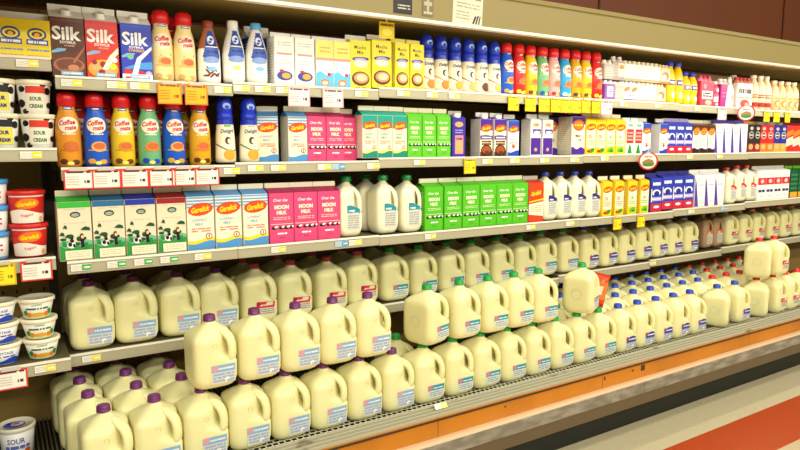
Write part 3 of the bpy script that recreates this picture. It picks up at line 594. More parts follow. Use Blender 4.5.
def lab(head, dot, ink, blob=False, small=False):
    def f(A, a, k):
        s = a / .0752
        u0, u1, v0, v1 = -.019 * s, .063 * s, .02 * k, .084 * k
        A.rect(u0, v0, u1, v1, 'dcd8bc')
        if blob:
            A.ell((u0 + u1) / 2 + .004, v1 - .012, .032 * s, .013, head, .08); A.rect(u0 + .004, v0 + .03 * k, u1 - .002, v1 - .016, head); A.lines(u0 + .014, v1 - .02, u1 - .006, v1 - .01, 1, 'f0f0f0', .6, 2)
        else:
            A.rect(u0, v1 - .025 * k, u1, v1, head); A.lines(u0 + .022, v1 - .019 * k, u1 - .004, v1 - .007 * k, 1, 'f0ecd8', .5, 3)
        A.ell(u0 + .011 * s, v1 - .01, .011 * s, .011, dot)
        A.lines(u0 + .003, v0 + .004, u1 - .003, v1 - .027 * k, 3, ink, .7, 2)
        A.ell((u0 + u1) / 2 + .012, v0 + .012, .009, .008, 'f0ecd8'); A.rect(u1 - .03 * s, v0 + .003, u1 - .006, v0 + .011, ink)
    return f
def lab_red(A, a, k):
    s = a / .0752
    A.rect(-.012 * s, .04 * k, .058 * s, .068 * k, 'd8d0b8'); A.lines(-.01 * s, .042 * k, .056 * s, .066 * k, 3, '8a8a78', .5); A.poly([(-.022 * s, .07 * k), (.056 * s, .068 * k), (.06 * s, .092 * k), (-.02 * s, .096 * k)], 'd8323a'); A.lines(-.012 * s, .074 * k, .05 * s, .087 * k, 1, 'f4d8d0', .5, 3); A.ell(-.012 * s, .086 * k, .009, .009, 'b02030')
def lab_green(A, a, k):
    s = a / .0752
    A.rect(-.02 * s, .024 * k, .058 * s, .056 * k, 'dcdcc8'); A.lines(-.016 * s, .028 * k, .054 * s, .052 * k, 3, '7a98a8', .5); A.rect(-.022 * s, .056 * k, .06 * s, .078 * k, '2a90a0'); A.ell(-.01 * s, .068 * k, .011, .011, 'd87a8a'); A.lines(.004, .06 * k, .054 * s, .07 * k, 1, 'd8ece8', .5, 2)
lab_purple = lab('86aed0', 'dc9a9c', '9fafca')
lab_blue = lab('2a3a8c', 'b0406a', '9aa0b4', True)
def lab_tall(head):
    def f(A, a, k):
        s = a / .0752
        A.rect(-.03 * s, .03 * k, .052 * s, .098 * k, 'd6d2c0'); A.poly([(-.03 * s, .098 * k), (.052 * s, .092 * k), (.054 * s, .112 * k), (0, .128 * k), (-.03 * s, .128 * k)], head); A.lines(-.02 * s, .1 * k, .02 * s, .112 * k, 1, 'ecece0', .6, 2); A.lines(-.026 * s, .034 * k, .048 * s, .09 * k, 6, '9aa2a0', .5)
    return f
GA, GH = .0752, .246
jug('jug_purple', 'purple-capped gallon milk jug', GA, GH, '6b2a62', lab_purple, plural='purple capped gallon jugs')
jug('jug_red', 'coral-capped gallon milk jug', GA, GH, 'c8545e', lab_red, plural='coral capped gallon jugs')
jug('jug_green', 'green-capped gallon milk jug', GA, GH, '1f9a3e', lab_green, plural='green capped gallon jugs')
jug('jug_blue', 'blue-capped gallon milk jug', GA, GH, '2a48b8', lab_blue, plural='blue capped gallon jugs')
jug('jug_scarlet', 'red-capped gallon milk jug', GA, GH, 'd82420', lab_red, milk=MILK, plural='red capped gallon jugs')
jug('half_green', 'green-capped half-gallon milk jug', .0535, .252, '15803a', lab_tall('1f8fa0'), milk=MILK2, capr=.023, plural='green capped half-gallon jugs', emblem=False)
jug('half_blue', 'blue-capped half-gallon milk jug', .053, .247, '24388c', lab_tall('2c2c80'), milk=MILK2, capr=.023, plural='blue capped half-gallon jugs', emblem=False)
jug('half_red', 'red-capped half-gallon milk jug', .056, .235, 'b02424', lab_tall('d03038'), milk=MILK2, capr=.023, plural='red capped half-gallon jugs', emblem=False)
jug('jug_choc', 'brown chocolate milk jug', .056, .235, 'a07858', lab_tall('d86a2a'), milk=CHOC, capr=.019, plural='chocolate milk jugs', emblem=False)

# ---- cards and stickers
def card(key, desc, w, h, base, edge, art, name='price_card', tilt=0.0):
    root = empty(name)
    b = MB(); b.box(-w / 2, w / 2, 0, .0012, -h, 0, M(base, .5))
    a = Art(b, lambda u, v, l: (u, -l, v))
    if edge:
        t = .0045
        a.rect(-w / 2, -t * 1.6, w / 2, 0, edge); a.rect(-w / 2, -h, w / 2, -h + t, edge); a.rect(-w / 2, -h, -w / 2 + t, 0, edge); a.rect(w / 2 - t, -h, w / 2, 0, edge)
    art(a, w, h); b.build('card_face', root)
    c = MB(); c.box(-w * .3, w * .3, -.0008, .004, -.004, .006, M('lgrey', .3)); c.build('clip', root)
    reg(key, root, desc, 'price card', w, 'price cards')
def a_card(ink, ink2):
    def f(a, w, h):
        a.lines(-w * .42, -h * .2, w * .42, -h * .06, 1, ink2, .55, 3); a.lines(-w * .42, -h * .8, w * .02, -h * .3, 4, ink, .35, 1); a.rect(w * .18, -h * .68, w * .22, -h * .54, ink2); a.rect(w * .26, -h * .68, w * .36, -h * .54, ink2)
    return f
card('card_red', 'white price card with red border', .088, .064, 'f0e8d8', 'd83a2c', a_card('c8bca8', '3a3030'))
card('card_yellow', 'yellow price card', .07, .07, 'f4de1c', 'd8a818', a_card('b89a14', '8a7a10'))
card('card_orange', 'orange-yellow price card', .08, .072, 'f6b414', 'd8781c', a_card('c8841c', '8a5a10'))
card('card_pink', 'pale pink and white price card', .088, .074, 'f4e4dc', 'f0b0ac', a_card('d8b4b0', '5a4a4a'))
def round_card():
    root = empty('round_price_sign')
    b = MB()
    seg = 32
    def disc(r, y, m): b.add([(0, y, 0)] + [(r * math.cos(2 * PI * k / seg), y, r * math.sin(2 * PI * k / seg)) for k in range(seg)], [(0, 1 + k, 1 + (k + 1) % seg) for k in range(seg)], m)
    vs = [(.05 * math.cos(2 * PI * k / seg), y, .05 * math.sin(2 * PI * k / seg)) for y in (0, .002) for k in range(seg)]
    b.add(vs, [(k, (k + 1) % seg, seg + (k + 1) % seg, seg + k) for k in range(seg)] + [tuple(range(seg)), tuple(range(seg, 2 * seg))], M('c8342c', .4))
    disc(.042, -.0006, M('f2ecdc', .4))
    a = Art(b, lambda u, v, l: (u, -.0006 - l, v)); a.poly([(-.036, -.012), (.034, -.016), (.024, .004), (.0, .012), (-.02, .002)], 'a8784a'); a.ell(0, -.02, .03, .011, '4a8a3a'); a.lines(-.02, .016, .02, .028, 1, 'c83a2c', .5)
    b.build('sign_face', root)
    c = MB(); c.box(-.012, .012, -.001, .004, .044, .05, M('lgrey', .3)); c.box(-.002, .002, .001, .003, .03, .062, M('lgrey', .3)); c.prism([(.002, .056), (.06, .056), (.06, .06), (.002, .06)], -.006, .006, M('lgrey', .3)); c.build('clip', root)
    reg('card_round', root, 'round red-rimmed hanging shelf sign', 'sign', .1, 'round signs')
round_card()
def sticker(key, base, half, desc):
    root = empty('price_sticker')
    b = MB(); b.box(-.03, .03, 0, .001, -.011, .011, M(base, .5)); a = Art(b, lambda u, v, l: (u, -l, v))
    a.rect(.002, -.0095, .0295, .0095, half); a.lines(-.027, -.008, .002, .008, 3, 'lgrey', .4, 2); a.lines(.007, -.005, .027, .005, 1, '6a5a14' if half == 'yellow' else 'f0ecd8', .6, 2)
    b.build('sticker_face', root); reg(key, root, desc, 'price sticker', .06, 'shelf price stickers')
sticker('st_yellow', 'f0ead8', 'f0dc10', 'small white and yellow price sticker')
sticker('st_green', 'f0ead8', '3aa84a', 'small white and green price sticker')
sticker('st_blue', 'a8cce0', '4a9cd0', 'small light blue price sticker')

# ================================================================== THE DISPLAY CASE
X0, X1 = .172, 6.3
BAYS = [X0, .74, 1.35, 2.57, 3.35, 4.1, X1]
SH = [  # z of the shelf top in each bay
    ('top shelf', [.215, .224, .234, .236, .230, .224], 2.315, 'the top shelf'),
    ('second shelf', [-.075, -.067, -.056, -.052, -.052, -.049], 2.315, 'the second shelf'),
    ('third shelf', [-.381, -.381, -.384, -.386, -.378, -.368], 2.315, 'the third shelf'),
    ('fourth shelf', [-.736, -.736, -.725, -.712, -.702, -.688], 2.455, 'the fourth shelf')]
def bay(x):
    for k in range(len(BAYS) - 1):
        if x < BAYS[k + 1]: return k
    return len(BAYS) - 2
DECK = -1.071
STEEL = M('5a5236', .5, 0, .06, 8)
RAILM = M('a89f80', .4, 0, .04, 10)
BACKM = M('9a7c3a', .6, 0, .08, 6)
DARK = M('1c1a12', .6)
case = empty('refrigerated_display_case'); tag(case, 'long open refrigerated dairy case with beige canopy and orange base panel', 'display case')
lcase = empty('refrigerated_display_case'); tag(lcase, 'dairy case section of tubs and cups cut off beside the soymilk cartons', 'display case')
def shelf(parent, x0, x1, z, lip, depth=2.8):
    m = MB(); m.box(x0 + .001, x1 - .001, lip + .014, depth, H + z - .014, H + z - .001, STEEL); m.box(x0 + .001, x1 - .001, lip + .03, lip + .034, H + z - .03, H + z - .014, STEEL); o = m.build('shelf', parent)
    r = MB(); f = lip
    r.prism([(f, H + z - .036), (f + .004, H + z - .002), (f + .014, H + z + .002), (f + .018, H + z - .001), (f + .018, H + z - .036), (f + .008, H + z - .04)], x0 + .001, x1 - .001, RAILM)
    r.prism([(f - .002, H + z - .039), (f - .002, H + z - .034), (f + .003, H + z - .034), (f + .003, H + z - .039)], x0 + .001, x1 - .001, RAILM)
    r.prism([(f + .001, H + z - .004), (f + .003, H + z + .0035), (f + .007, H + z + .0035), (f + .007, H + z - .004)], x0 + .001, x1 - .001, M('e0d8c0', .35))
    r.build('price_rail', o)
    for xx in (x0 + .02, x1 - .026):
        b = MB(); b.prism([(depth, H + z - .015), (lip + .06, H + z - .015), (lip + .06, H + z - .022), (depth, H + z - .07)], xx, xx + .003, STEEL); b.build('bracket', o)
for nm, zs, lip, _ in SH:
    for k in range(len(BAYS) - 1):
        shelf(case, BAYS[k], BAYS[k + 1], zs[k], lip)
LZ = [.268, -.012, -.36, -.702]
for z in LZ: shelf(lcase, -.6, X0 - (.03 if -.5 < z < -.2 else .006), z, 2.315)
def body(parent, x0, x1, main):
    m = MB(); m.box(x0, x1, 2.8, 2.83, .3, H + .5, BACKM)
    # rows of slots in the back panel
    x = x0 + .03
    rows = (.43, .40) if main else (.43, .15, -.2, -.5, -.56, -.82, -.86, -.9)
    while x < x1 - .02:
        for zz in rows: m.box(x, x + .006, 2.7985, 2.8, H + zz, H + zz + .012, DARK)
        x += .045
    m.build('back_panel', parent)
    d = MB(); d.box(x0, x1, 2.14, 2.8, H + DECK - .06, H + DECK - .012, DARK)
    x = x0 + .006
    while x < x1: d.box(x, x + .004, 2.14, 2.795, H + DECK - .012, H + DECK - .001, M('6a664c', .4)); x += .02 if main else .014
    d.build('deck', parent)
    # honeycomb air grille in front of the deck
    g = MB(); g.box(x0, x1, 2.035, 2.14, H + DECK - .075, H + DECK - .05, DARK)
    GM = M('cfc8a8', .4)
    for yy in (2.04, 2.064, 2.088, 2.112, 2.136): g.box(x0, x1, yy - .0022, yy + .0022, H + DECK - .003, H + DECK - .001, GM)
    for q in range(4):
        x = x0 + (.012 if q % 2 else 0)
        while x < x1 - .006: g.box(x, x + .005, 2.0428 + .024 * q, 2.0612 + .024 * q, H + DECK - .003, H + DECK - .001, GM); x += .024
    g.build('air_grille', parent)
    RUST = stained('worn_sill', 'a8a286', '5c4a24', 5, .62, .68, .4, 0, (.8, 2, 2))
    s = MB()
    for q in range(4):
        ya, yb = 2.033 - .0195 * q, 2.033 - .0195 * (q + 1)
        za, zb = H - 1.050 - .0035 * q, H - 1.050 - .0035 * (q + 1)
        s.prism([(ya, za - .006), (ya - .001, za + .003), (ya - .004, za + .0045), (ya - .0095, za + .0028), (ya - .0105, za - .006), (ya - .0105, za - .02), (ya, za - .02)], x0, x1, RUST)
    s.prism([(2.035, H - 1.0575), (1.953, H - 1.0715), (1.953, H - 1.0765), (2.035, H - 1.0765)], x0, x1, M('2c281c', .5))
    s.build('sill', parent)
    o = MB(); ORG = stained('orange_panel', 'c07408', 'a86206', 3, .45, .7, .38)
    js = [x0] + [x for x in (at(438, 430, 1.958), 2.36, 3.6, 4.8) if x0 < x < x1] + [x1]
    for a, b in zip(js, js[1:]): o.box(a + .0015, b - .0015, 1.958, 2.03, H - 1.175, H - 1.0665, ORG)
    o.box(x0, x1, 1.975, 2.0, H - 1.17, H - 1.08, DARK)
    for px, py, w, hh in ((643, 368, .03, .03), (633, 366, .012, .01), (605, 379, .01, .016), (505, 427, .008, .008)):
        if x0 < at(px, py, 1.957) < x1: xx = at(px, py, 1.957); o.box(xx - w / 2, xx + w / 2, 1.9572, 1.9585, H - 1.098 - hh / 2, H - 1.098 + hh / 2, M('4a2c0c', .7))
    o.build('front_panel', parent)
    GALV = stained('galvanised_bumper', '7e7c68', 'a8a494', 9, .42, .7, .4, .2, (1, 3, 3))
    u = MB(); ub = [x0] + [x for x in (1.32, 2.45, 2.62, 3.9, 5.1) if x0 < x < x1] + [x1]
    for a, b in zip(ub, ub[1:]): u.prism([(1.958, H - 1.150), (1.926, H - 1.147), (1.92, H - 1.155), (1.92, H - 1.208), (1.926, H - 1.214), (1.958, H - 1.214)], a + .001, b - .001, GALV)
    u.prism([(1.958, H - 1.1495), (1.958, H - 1.146), (1.93, H - 1.1435), (1.918, H - 1.1455), (1.918, H - 1.151), (1.926, H - 1.147)], x0, x1, M('f0dcb4', .22, .3))  # top lip, its edge highlight put into the cream colour
    u.build('bumper', parent)
    w = MB(); w.prism([(1.93, H - 1.214), (1.945, H - 1.225), (2.02, H - 1.33), (2.06, H - 1.33), (2.06, H - 1.19), (1.96, H - 1.19)], x0, x1, M('75664a', .5, 0, .1, 5)); w.build('lower_panel', parent)
    kk = MB(); kk.box(x0, x1, 2.075, 2.12, .001, H - 1.33, M('151a10', .5, 0, .15, 7)); kk.build('kick_plate', parent)
    t = MB(); CAN = M('95854e', .5, 0, .03, 3)
    t.prism([(1.998, H + .455), (1.998, H + .563), (2.004, H + .566), (2.004, H + .57), (1.998, H + .573), (2.012, H + .594), (2.83, H + .6), (2.83, H + .53), (2.06, H + .51), (2.02, H + .455)], x0, x1, CAN)
    t.prism([(2.026, H + .452), (2.07, H + .505), (2.8, H + .525), (2.8, H + .518), (2.075, H + .498), (2.03, H + .446)], x0, x1, M('8c7638', .6, 0, .08, 5))
    o = t.build('canopy', parent)
    l = MB(); l.box(x0, x1, 1.994, 2.024, H + .445, H + .4555, M('f2ecdc', .35)); l.build('canopy_painted_light', o)  # white strip painted in for the bright edge of the canopy light
body(case, X0, X1, True)
body(lcase, -.9, X0 - .004, False)
m = MB(); m.box(X0 - .03, X0, 2.76, 2.8, H + DECK, H + .47, M('3a341e', .6)); m.build('upright', lcase)

# ================================================================== STOCKING THE SHELVES
ROWS = {1: (60, 2.34), 2: (130, 2.34), 3: (225, 2.34)}
def stock(row, items, where):
    """items: (kind, picture column of the centre, {options}); neighbours are kept apart"""
    py, yf = ROWS[row]
    zs = SH[row - 1][1]
    out = []
    prev = {}
    for it in items:
        key, px = it[0], it[1]; op = it[2] if len(it) > 2 else {}
        w = PROTO[key].w * abs(math.cos(op.get('rot', 0))) + PROTO[key].w * abs(math.sin(op.get('rot', 0)))
        x = at(px, py, yf)
        lvl = op.get('lvl', 'f') + str(op.get('back', 0))
        x = max(x, prev.get(lvl, -9) + w / 2 + .0015)
        prev[lvl] = x + w / 2
        out.append([key, x, op])
    runs = []
    for o in out:
        key, x, op = o
        rk = (key, op.get('note', ''))
        for r in runs:
            if r[0] == rk: r[1].append(o); break
        else: runs.append((rk, [o]))
    for (key, note), mem in runs:
        k = PROTO[key]
        for i, (kk, x, op) in enumerate(mem):
            depth = k.w + .002 if key.startswith(('half_green', 'half_blue', 'half_red')) else (.098 if k.w > .088 else k.w)
            y = yf + depth / 2 + op.get('dy', 0) + ((depth + .004 if depth > .098 else .1) * op.get('back', 0))
            z = H + max(zs[bay(x - k.w / 2 - .02)], zs[bay(x)], zs[bay(x + k.w / 2 + .02)]) + .0015 + op.get('dz', 0)
            lb = k.desc + ((' ' + note) if note else (' on ' + where.replace('the ', '')))
            if len(mem) > 1: lb += ', %s of %s from left' % (ORD[i + 1], NUM[len(mem)])
            place(key, x, y, z, op.get('rot', 0), lb, k.plural + ' on ' + where if len(mem) > 1 else None)
T, S2, S3 = 'the top shelf', 'the second shelf', 'the third shelf'
bk = lambda n: {'back': 1, 'note': n}
stock(1, [('silk_choc', 69), ('silk_red', 103), ('silk_blue', 137), ('cm_cream', 163), ('cm_cream', 187), ('ss_brown', 212), ('ss_white', 237), ('ss_blue', 260), ('white_cream', 284.5), ('white_cream', 305), ('yellow_blue', 324.5), ('yellow_blue', 341.5), ('mocha', 361), ('mocha', 382.5), ('mocha_q', 402), ('mocha_q', 417),
          ('id_orange', 429, {'note': 'beside the narrow yellow cartons'}), ('id_orange', 442), ('id_green', 456), ('id_red', 469.5), ('id_brown', 481.5), ('id_red', 494, {'note': 'next to red domed caps, top shelf'}),
          ('cm_blue', 506), ('cm_red', 517), ('cm_yellow', 528), ('cm_green', 539), ('cm_pink', 550), ('cm_cyan', 560.5), ('cm_gold', 571), ('cm_yellow', 581, {'note': 'beside a golden bottle on the top shelf'}), ('cm_red', 591, {'note': 'beside stacked yogurt packs on the top shelf'}),
          ('pk_purple', 603.5), ('pk_grey', 613), ('pk_orange', 627), ('pk_white', 645), ('pk_peach', 661), ('nesquik_tall', 675), ('nesquik_tall', 683), ('nesquik', 689, {'dy': -.002}), ('nesquik', 697, {'dy': -.002}), ('pk_red', 710), ('rose_bottle', 720), ('pk_magenta', 728), ('white_spout', 734), ('pk_torn', 748), ('cream_bottle', 760), ('cream_bottle', 767), ('cream_bottle', 773), ('peach_bottle', 781), ('peach_bottle', 788), ('peach_bottle', 795), ('peach_bottle', 801)], T)
stock(1, [('cm_red', 155, bk('peeping behind the cream coloured creamers')), ('cm_red', 176, bk('half hidden between the cream coloured creamers')), ('ss_blue', 247, bk('in back, between the carafes')), ('silk_blue', 46, {'back': 1, 'note': 'hidden behind the chocolate one'}),
          ('id_orange', 437, bk('in the second rank')), ('cream_bottle', 755, bk('standing behind the boxes, top shelf')), ('peach_bottle', 777, bk('standing in the second rank')), ('peach_bottle', 785, bk('standing in the second rank')), ('peach_bottle', 793, bk('standing in the second rank'))], T)
stock(1, [('pk_grey', 609.5, {'dz': .108, 'note': 'stacked on the purple pack'}), ('pk_brown', 620, {'dz': .108, 'note': 'topmost beside the red creamer'}), ('pk_white', 632, {'dz': .11, 'note': 'stacked over orange swirls'}), ('pk_white', 647, {'dz': .11, 'note': 'stacked on another white pack'}), ('pk_peach', 660, {'dz': .11, 'note': 'stacked beside the blue caps'})], T)
stock(2, [('cm_amber', 69), ('cm_blue', 97), ('cm_yellow', 124), ('cm_green', 151), ('cm_blue', 176, {'note': 'between green and golden bottles, second shelf'}), ('cm_gold', 202), ('id_navy', 228), ('id_green', 252), ('oval_blue_q', 271, {'rot': -.35, 'dy': .04}), ('oval_blue_q', 294), ('moon_pink_q', 316.5), ('moon_pink_q', 334), ('moon_pink_q', 346, {'dy': .05, 'note': 'set back beside the teal carton'}),
          ('oval_teal', 368), ('oval_teal', 383.5), ('oval_teal', 399), ('moon_green_q', 415), ('moon_green_q', 429.5), ('moon_green_q', 444), ('purple_pink', 459), ('oval_choc', 486.5), ('oval_choc', 500.5), ('oval_navy', 513.5), ('purple_white', 536), ('purple_white', 548), ('half_purple', 578.5), ('oval_yellow_red', 591), ('oval_yellow_red', 601), ('oval_yellow_green', 610.5), ('oval_yellow_green', 620.5),
          ('red_green', 630), ('red_green', 638.5), ('oval_navy', 647, {'note': 'beside the red panel cartons'}), ('oval_navy', 664, {'note': 'beside the slim blue cartons'}), ('blue_red_q', 672), ('blue_red_q', 680), ('blue_red_q', 688), ('oval_brown', 696.5), ('oval_brown', 704), ('oval_brown', 712), ('white_purple_q', 720), ('white_purple_q', 728), ('white_purple_q', 736), ('white_purple_q', 743), ('eggnog_dark', 748.5), ('eggnog_dark', 754), ('juice_red', 761), ('juice_red', 767), ('juice_blue', 773), ('juice_blue', 779), ('red_orange', 786), ('red_orange', 791), ('red_orange', 797), ('red_orange', 803)], S2)
stock(2, [('cm_red', 83, bk('behind amber and blue bottles')), ('cm_red', 110, bk('behind blue and yellow bottles')), ('cm_red', 138, bk('behind yellow and green bottles')), ('cm_red', 164, bk('behind green and blue bottles')), ('cm_gold', 190, bk('half hidden behind, second shelf')), ('oval_navy', 526, bk('in the gap beside purple-white cartons')), ('half_purple', 566, bk('set back in the dark gap')), ('oval_navy', 657, bk('in the gap beside slim blue cartons'))], S2)
stock(3, [('farm_green', 75), ('farm_teal', 109), ('farm_blue', 141), ('farm_red', 172), ('oval_blue', 201), ('oval_blue', 229), ('oval_blue', 256), ('moon_pink', 282), ('moon_pink', 306), ('moon_pink', 329), ('half_green', 351), ('half_green', 389), ('half_green', 413), ('moon_green', 434), ('moon_green', 453), ('moon_green', 471), ('moon_green', 488), ('moon_green', 503.5), ('moon_green', 519.5), ('oval_red', 535.5),
          ('half_blue', 551), ('half_blue', 565), ('half_blue', 578.5), ('half_blue', 592), ('oval_yellow_red', 606), ('oval_yellow_red', 618), ('oval_yellow_green', 631), ('oval_yellow_green', 643), ('blue_red', 655), ('blue_red', 666), ('blue_red', 676.5), ('blue_red', 687), ('white_purple', 698), ('white_purple', 708), ('white_purple', 717), ('half_red', 731), ('half_red', 740), ('half_red', 748.5), ('red_square', 758), ('red_square', 766), ('red_square', 774), ('red_square', 782), ('green_gold', 791), ('green_gold', 799)], S3)
stock(3, [('half_green', 363, bk('set back beside the pink cartons')), ('half_green', 376, bk('set back in the gap, third shelf')), ('half_red', 722, bk('set back beside the white swoosh cartons'))], S3)

# ---- the fourth shelf of gallon jugs
caps4 = [('jug_purple', 88), ('jug_purple', 132), ('jug_purple', 176), ('jug_purple', 215), ('jug_red', 254), ('jug_red', 290), ('jug_red', 326), ('jug_red', 357), ('jug_green', 389), ('jug_green', 418), ('jug_green', 446), ('jug_green', 471), ('jug_green', 496), ('jug_green', 519), ('jug_green', 540), ('jug_green', 562), ('jug_blue', 583), ('jug_blue', 602), ('jug_blue', 620), ('jug_blue', 637), ('jug_blue', 653), ('jug_blue', 668), ('jug_blue', 684),
         ('jug_choc', 703), ('jug_choc', 713), ('jug_scarlet', 725), ('jug_scarlet', 739), ('jug_scarlet', 752), ('jug_scarlet', 766), ('jug_scarlet', 779), ('jug_scarlet', 791), ('jug_scarlet', 802)]
def jugs(items, y, zf, phrase, group):
    tot = {}
    for it in items: tot[it[0]] = tot.get(it[0], 0) + 1
    cnt = {}; prev = -9
    for it in items:
        key, x, rot = it
        w = PROTO[key].w * (abs(math.cos(rot)) + abs(math.sin(rot)) * .85)
        x = max(x, prev + w / 2 + .0012); prev = x + w / 2
        cnt[key] = cnt.get(key, 0) + 1
        k = PROTO[key]
        lb = k.desc + ' ' + phrase + (', turned sideways' if rot > .45 else '')
        if tot[key] > 1 and not rot > .45: lb += ', %s from left' % ORD[cnt[key]]
        place(key, x, y, H + zf(x), rot + random.uniform(-.014, .014), lb, k.plural + ' ' + group)
z4 = lambda x: max(SH[3][1][bay(x - .09)], SH[3][1][bay(x + .09)]) + .0015
row4 = [(k, at(px, 279 - (px - 88) * .111, 2.552), 0) for k, px in caps4]
jugs(row4, 2.552, z4, 'at the front of the fourth shelf', 'on the fourth shelf')
jugs([(k, x + .0, 0) for k, x, r in row4[:21]], 2.712, z4, 'behind the front rank, fourth shelf', 'on the fourth shelf, second rank')

# ---- bottom deck
zd = lambda x: DECK + .0005
f = [(('jug_purple' if i < 8 else 'jug_green' if i < 16 else 'jug_blue'), .238 + .1546 * i, 0) for i in range(21)]
f += [('jug_blue', at(717, 285, 2.17), .46), ('jug_blue', at(735, 277, 2.17), 0), ('jug_scarlet', at(757, 272, 2.17), .46), ('jug_scarlet', at(773, 269, 2.17), 0), ('jug_scarlet', at(785, 266, 2.17), 0), ('jug_scarlet', at(796, 263, 2.17), 0), ('jug_scarlet', at(806, 261, 2.17), 0)]
jugs(f, 2.17, zd, 'along the front of the bottom deck', 'at the front of the bottom deck')
cols = [.210, .364, .519]
jugs([('jug_purple', x, 0) for x in cols], 2.327, zd, 'second in depth on the bottom deck', 'deeper on the bottom deck')
jugs([('jug_purple', x - .01, 0) for x in cols], 2.483, zd, 'third in depth on the bottom deck', 'deeper on the bottom deck')
jugs([('jug_purple', x - .02, 0) for x in cols], 2.64, zd, 'fourth in depth under the fourth shelf', 'deeper on the bottom deck')
jugs([('jug_green', 1.44, 0)], 2.33, zd, 'glimpsed in the gap behind purple and green jugs', 'deeper on the bottom deck')
jugs([('jug_green' if i < 15 else 'jug_blue' if i < 23 else 'jug_scarlet', .238 + .1546 * i + .035, 0) for i in range(14, 29)], 2.345, zd, 'in the second rank of the bottom deck', 'in the second rank, bottom deck')
jugs([('jug_blue' if i < 24 else 'jug_scarlet', .238 + .1546 * i + .07, 0) for i in range(15, 30)], 2.503, zd, 'in the third rank of the bottom deck', 'in the third rank, bottom deck')
jugs([('jug_blue' if i < 24 else 'jug_scarlet', .238 + .1546 * i + .1, 0) for i in range(16, 31)], 2.66, zd, 'in the rearmost rank of the bottom deck', 'in the rear rank, bottom deck')
# ---- jugs stacked on the front rank
zt = lambda x: DECK + GH + .001
tier = [('jug_purple', .585, 0), ('jug_purple', .745, 0), ('jug_purple', .902, 0), ('jug_purple', 1.055, 0), ('jug_purple', 1.209, 0), ('jug_green', 1.495, .3), ('jug_green', 1.665, 0), ('jug_green', 1.825, 0), ('jug_green', 1.979, 0), ('jug_green', 2.133, 0), ('jug_green', 2.43, .46), ('jug_scarlet', 4.03, .46), ('jug_scarlet', 4.2, 0)]
jugs(tier, 2.172, zt, 'stacked on the front jugs', 'stacked above the front jugs')

# ---- a snack bag lying behind the turned jug
bg = MB(); nu, nv = 10, 14
def bagpt(i, j, sgn):
    u, v = i / nu * 2 - 1, j / nv * 2 - 1
    th = .022 * (max(0, 1 - u ** 4) * max(0, 1 - v ** 4)) ** .6
    return (u * .055 * (1 + .03 * math.sin(v * 7)), sgn * th + .006 * math.sin(u * 5 + v * 4) * (1 - u * u) * (1 - v * v), v * .078)
for sgn in (-1, 1):
    vs = [bagpt(i, j, sgn) for j in range(nv + 1) for i in range(nu + 1)]
    for j in range(nv):
        for i in range(nu):
            c = 'd8451a' if j < 3 or j > 10 else ('f0e4d0' if 2 < i < 8 and 4 < j < 9 else 'e8782a')
            q = j * (nu + 1) + i
            bg.add([vs[q], vs[q + 1], vs[q + nu + 2], vs[q + nu + 1]], [(0, 1, 2, 3)], M(c, .25), True)
bag = empty('snack_bag'); bg.build('bag_body', bag)
e = MB(); e.box(-.056, .056, -.0015, .0015, .076, .086, M('c8381a', .3)); e.box(-.056, .056, -.0015, .0015, -.086, -.076, M('c8381a', .3)); e.build('crimped_seal', bag)
bag.location = (2.57, 2.2, H + DECK + GH + .089); bag.rotation_euler = (math.radians(-10), math.radians(12), math.radians(-48))
tag(bag, 'orange and white snack bag propped among the green-capped and blue-capped jugs', 'bag')

# ---- tubs and cups in the neighbouring section
def put(key, px, py, z, note, y=2.335, dz=0, x=None):
    k = PROTO[key]; xx = at(px, py, y) if x is None else x
    place(key, xx, y + k.w / 2, H + z + .0015 + dz, 0, k.desc + ' ' + note, k.plural)
put('eggnog_yellow', 10, 30, LZ[0], 'cut off by the picture edge'); put('eggnog_yellow', 36.5, 30, LZ[0], 'standing nearest the soymilk')
for q, nt in ((0, 'below another'), (1, 'on top of another')):
    put('sour_red', 39 - 4 * q, 130 - 33 * q, LZ[1], nt + ' of its kind', dz=.106 * q); put('sour_yellow', 2 - 4 * q, 130 - 33 * q, LZ[1], nt + ' of its kind', dz=.106 * q)
put('red_tub', 30, 235, LZ[2], 'supporting a twin tub'); put('red_tub', 26, 190, LZ[2], 'stacked upon its twin', dz=.1065)
for q, nt in ((0, 'lowest of its stack'), (1, 'second up its stack'), (2, 'topmost of its stack')): put('blue_tub', -11 - q, 240 - 25 * q, LZ[2], nt, dz=.0835 * q)
for q, nt in ((0, 'lowest of its stack'), (1, 'in the middle of its stack'), (2, 'topmost of its stack')):
    put('cottage_green', 43 - 3 * q, 350 - 23 * q, LZ[3], nt, dz=.0685 * q); put('cottage_blue', 3 - 3 * q, 350 - 23 * q, LZ[3], nt, dz=.0685 * q)
put('sour_big', 17, 435, DECK, 'on the bottom grille', y=2.46)

# ---- price cards and stickers on the rails
def hang(key, items, row, where, notes=None):
    for i, px in enumerate(items):
        lip = SH[row - 1][2] - .006
        py = (85, 165, 245, 330)[row - 1]
        if key == 'card_round': lip -= .055
        x = at(px, py, lip)
        z = H + (SH[row - 1][1][bay(x)]) + (-.004 if not key.startswith('st') else -.019)
        if key == 'card_round': z -= .03
        k = PROTO[key]
        o = place(key, x, lip + (.0 if not key.startswith('st') else .0035), z, 0, k.desc + ' ' + (notes[i] if notes else '%s, %s from left of %s' % (where, ORD[i + 1], NUM[len(items)])), k.plural + ' ' + where)
        if key == 'card_round': o.rotation_euler = (0, 0, -.95)
        if key.startswith('card') and key != 'card_round': o.rotation_euler = (0, 0, random.uniform(-.06, .06))
hang('card_orange', [169.5, 196], 1, 'on the top rail')
hang('card_pink', [299, 333], 1, 'on the top rail')
hang('card_yellow', [514, 531, 545, 556.5, 567, 577, 587, 597], 1, 'under red-capped creamers')
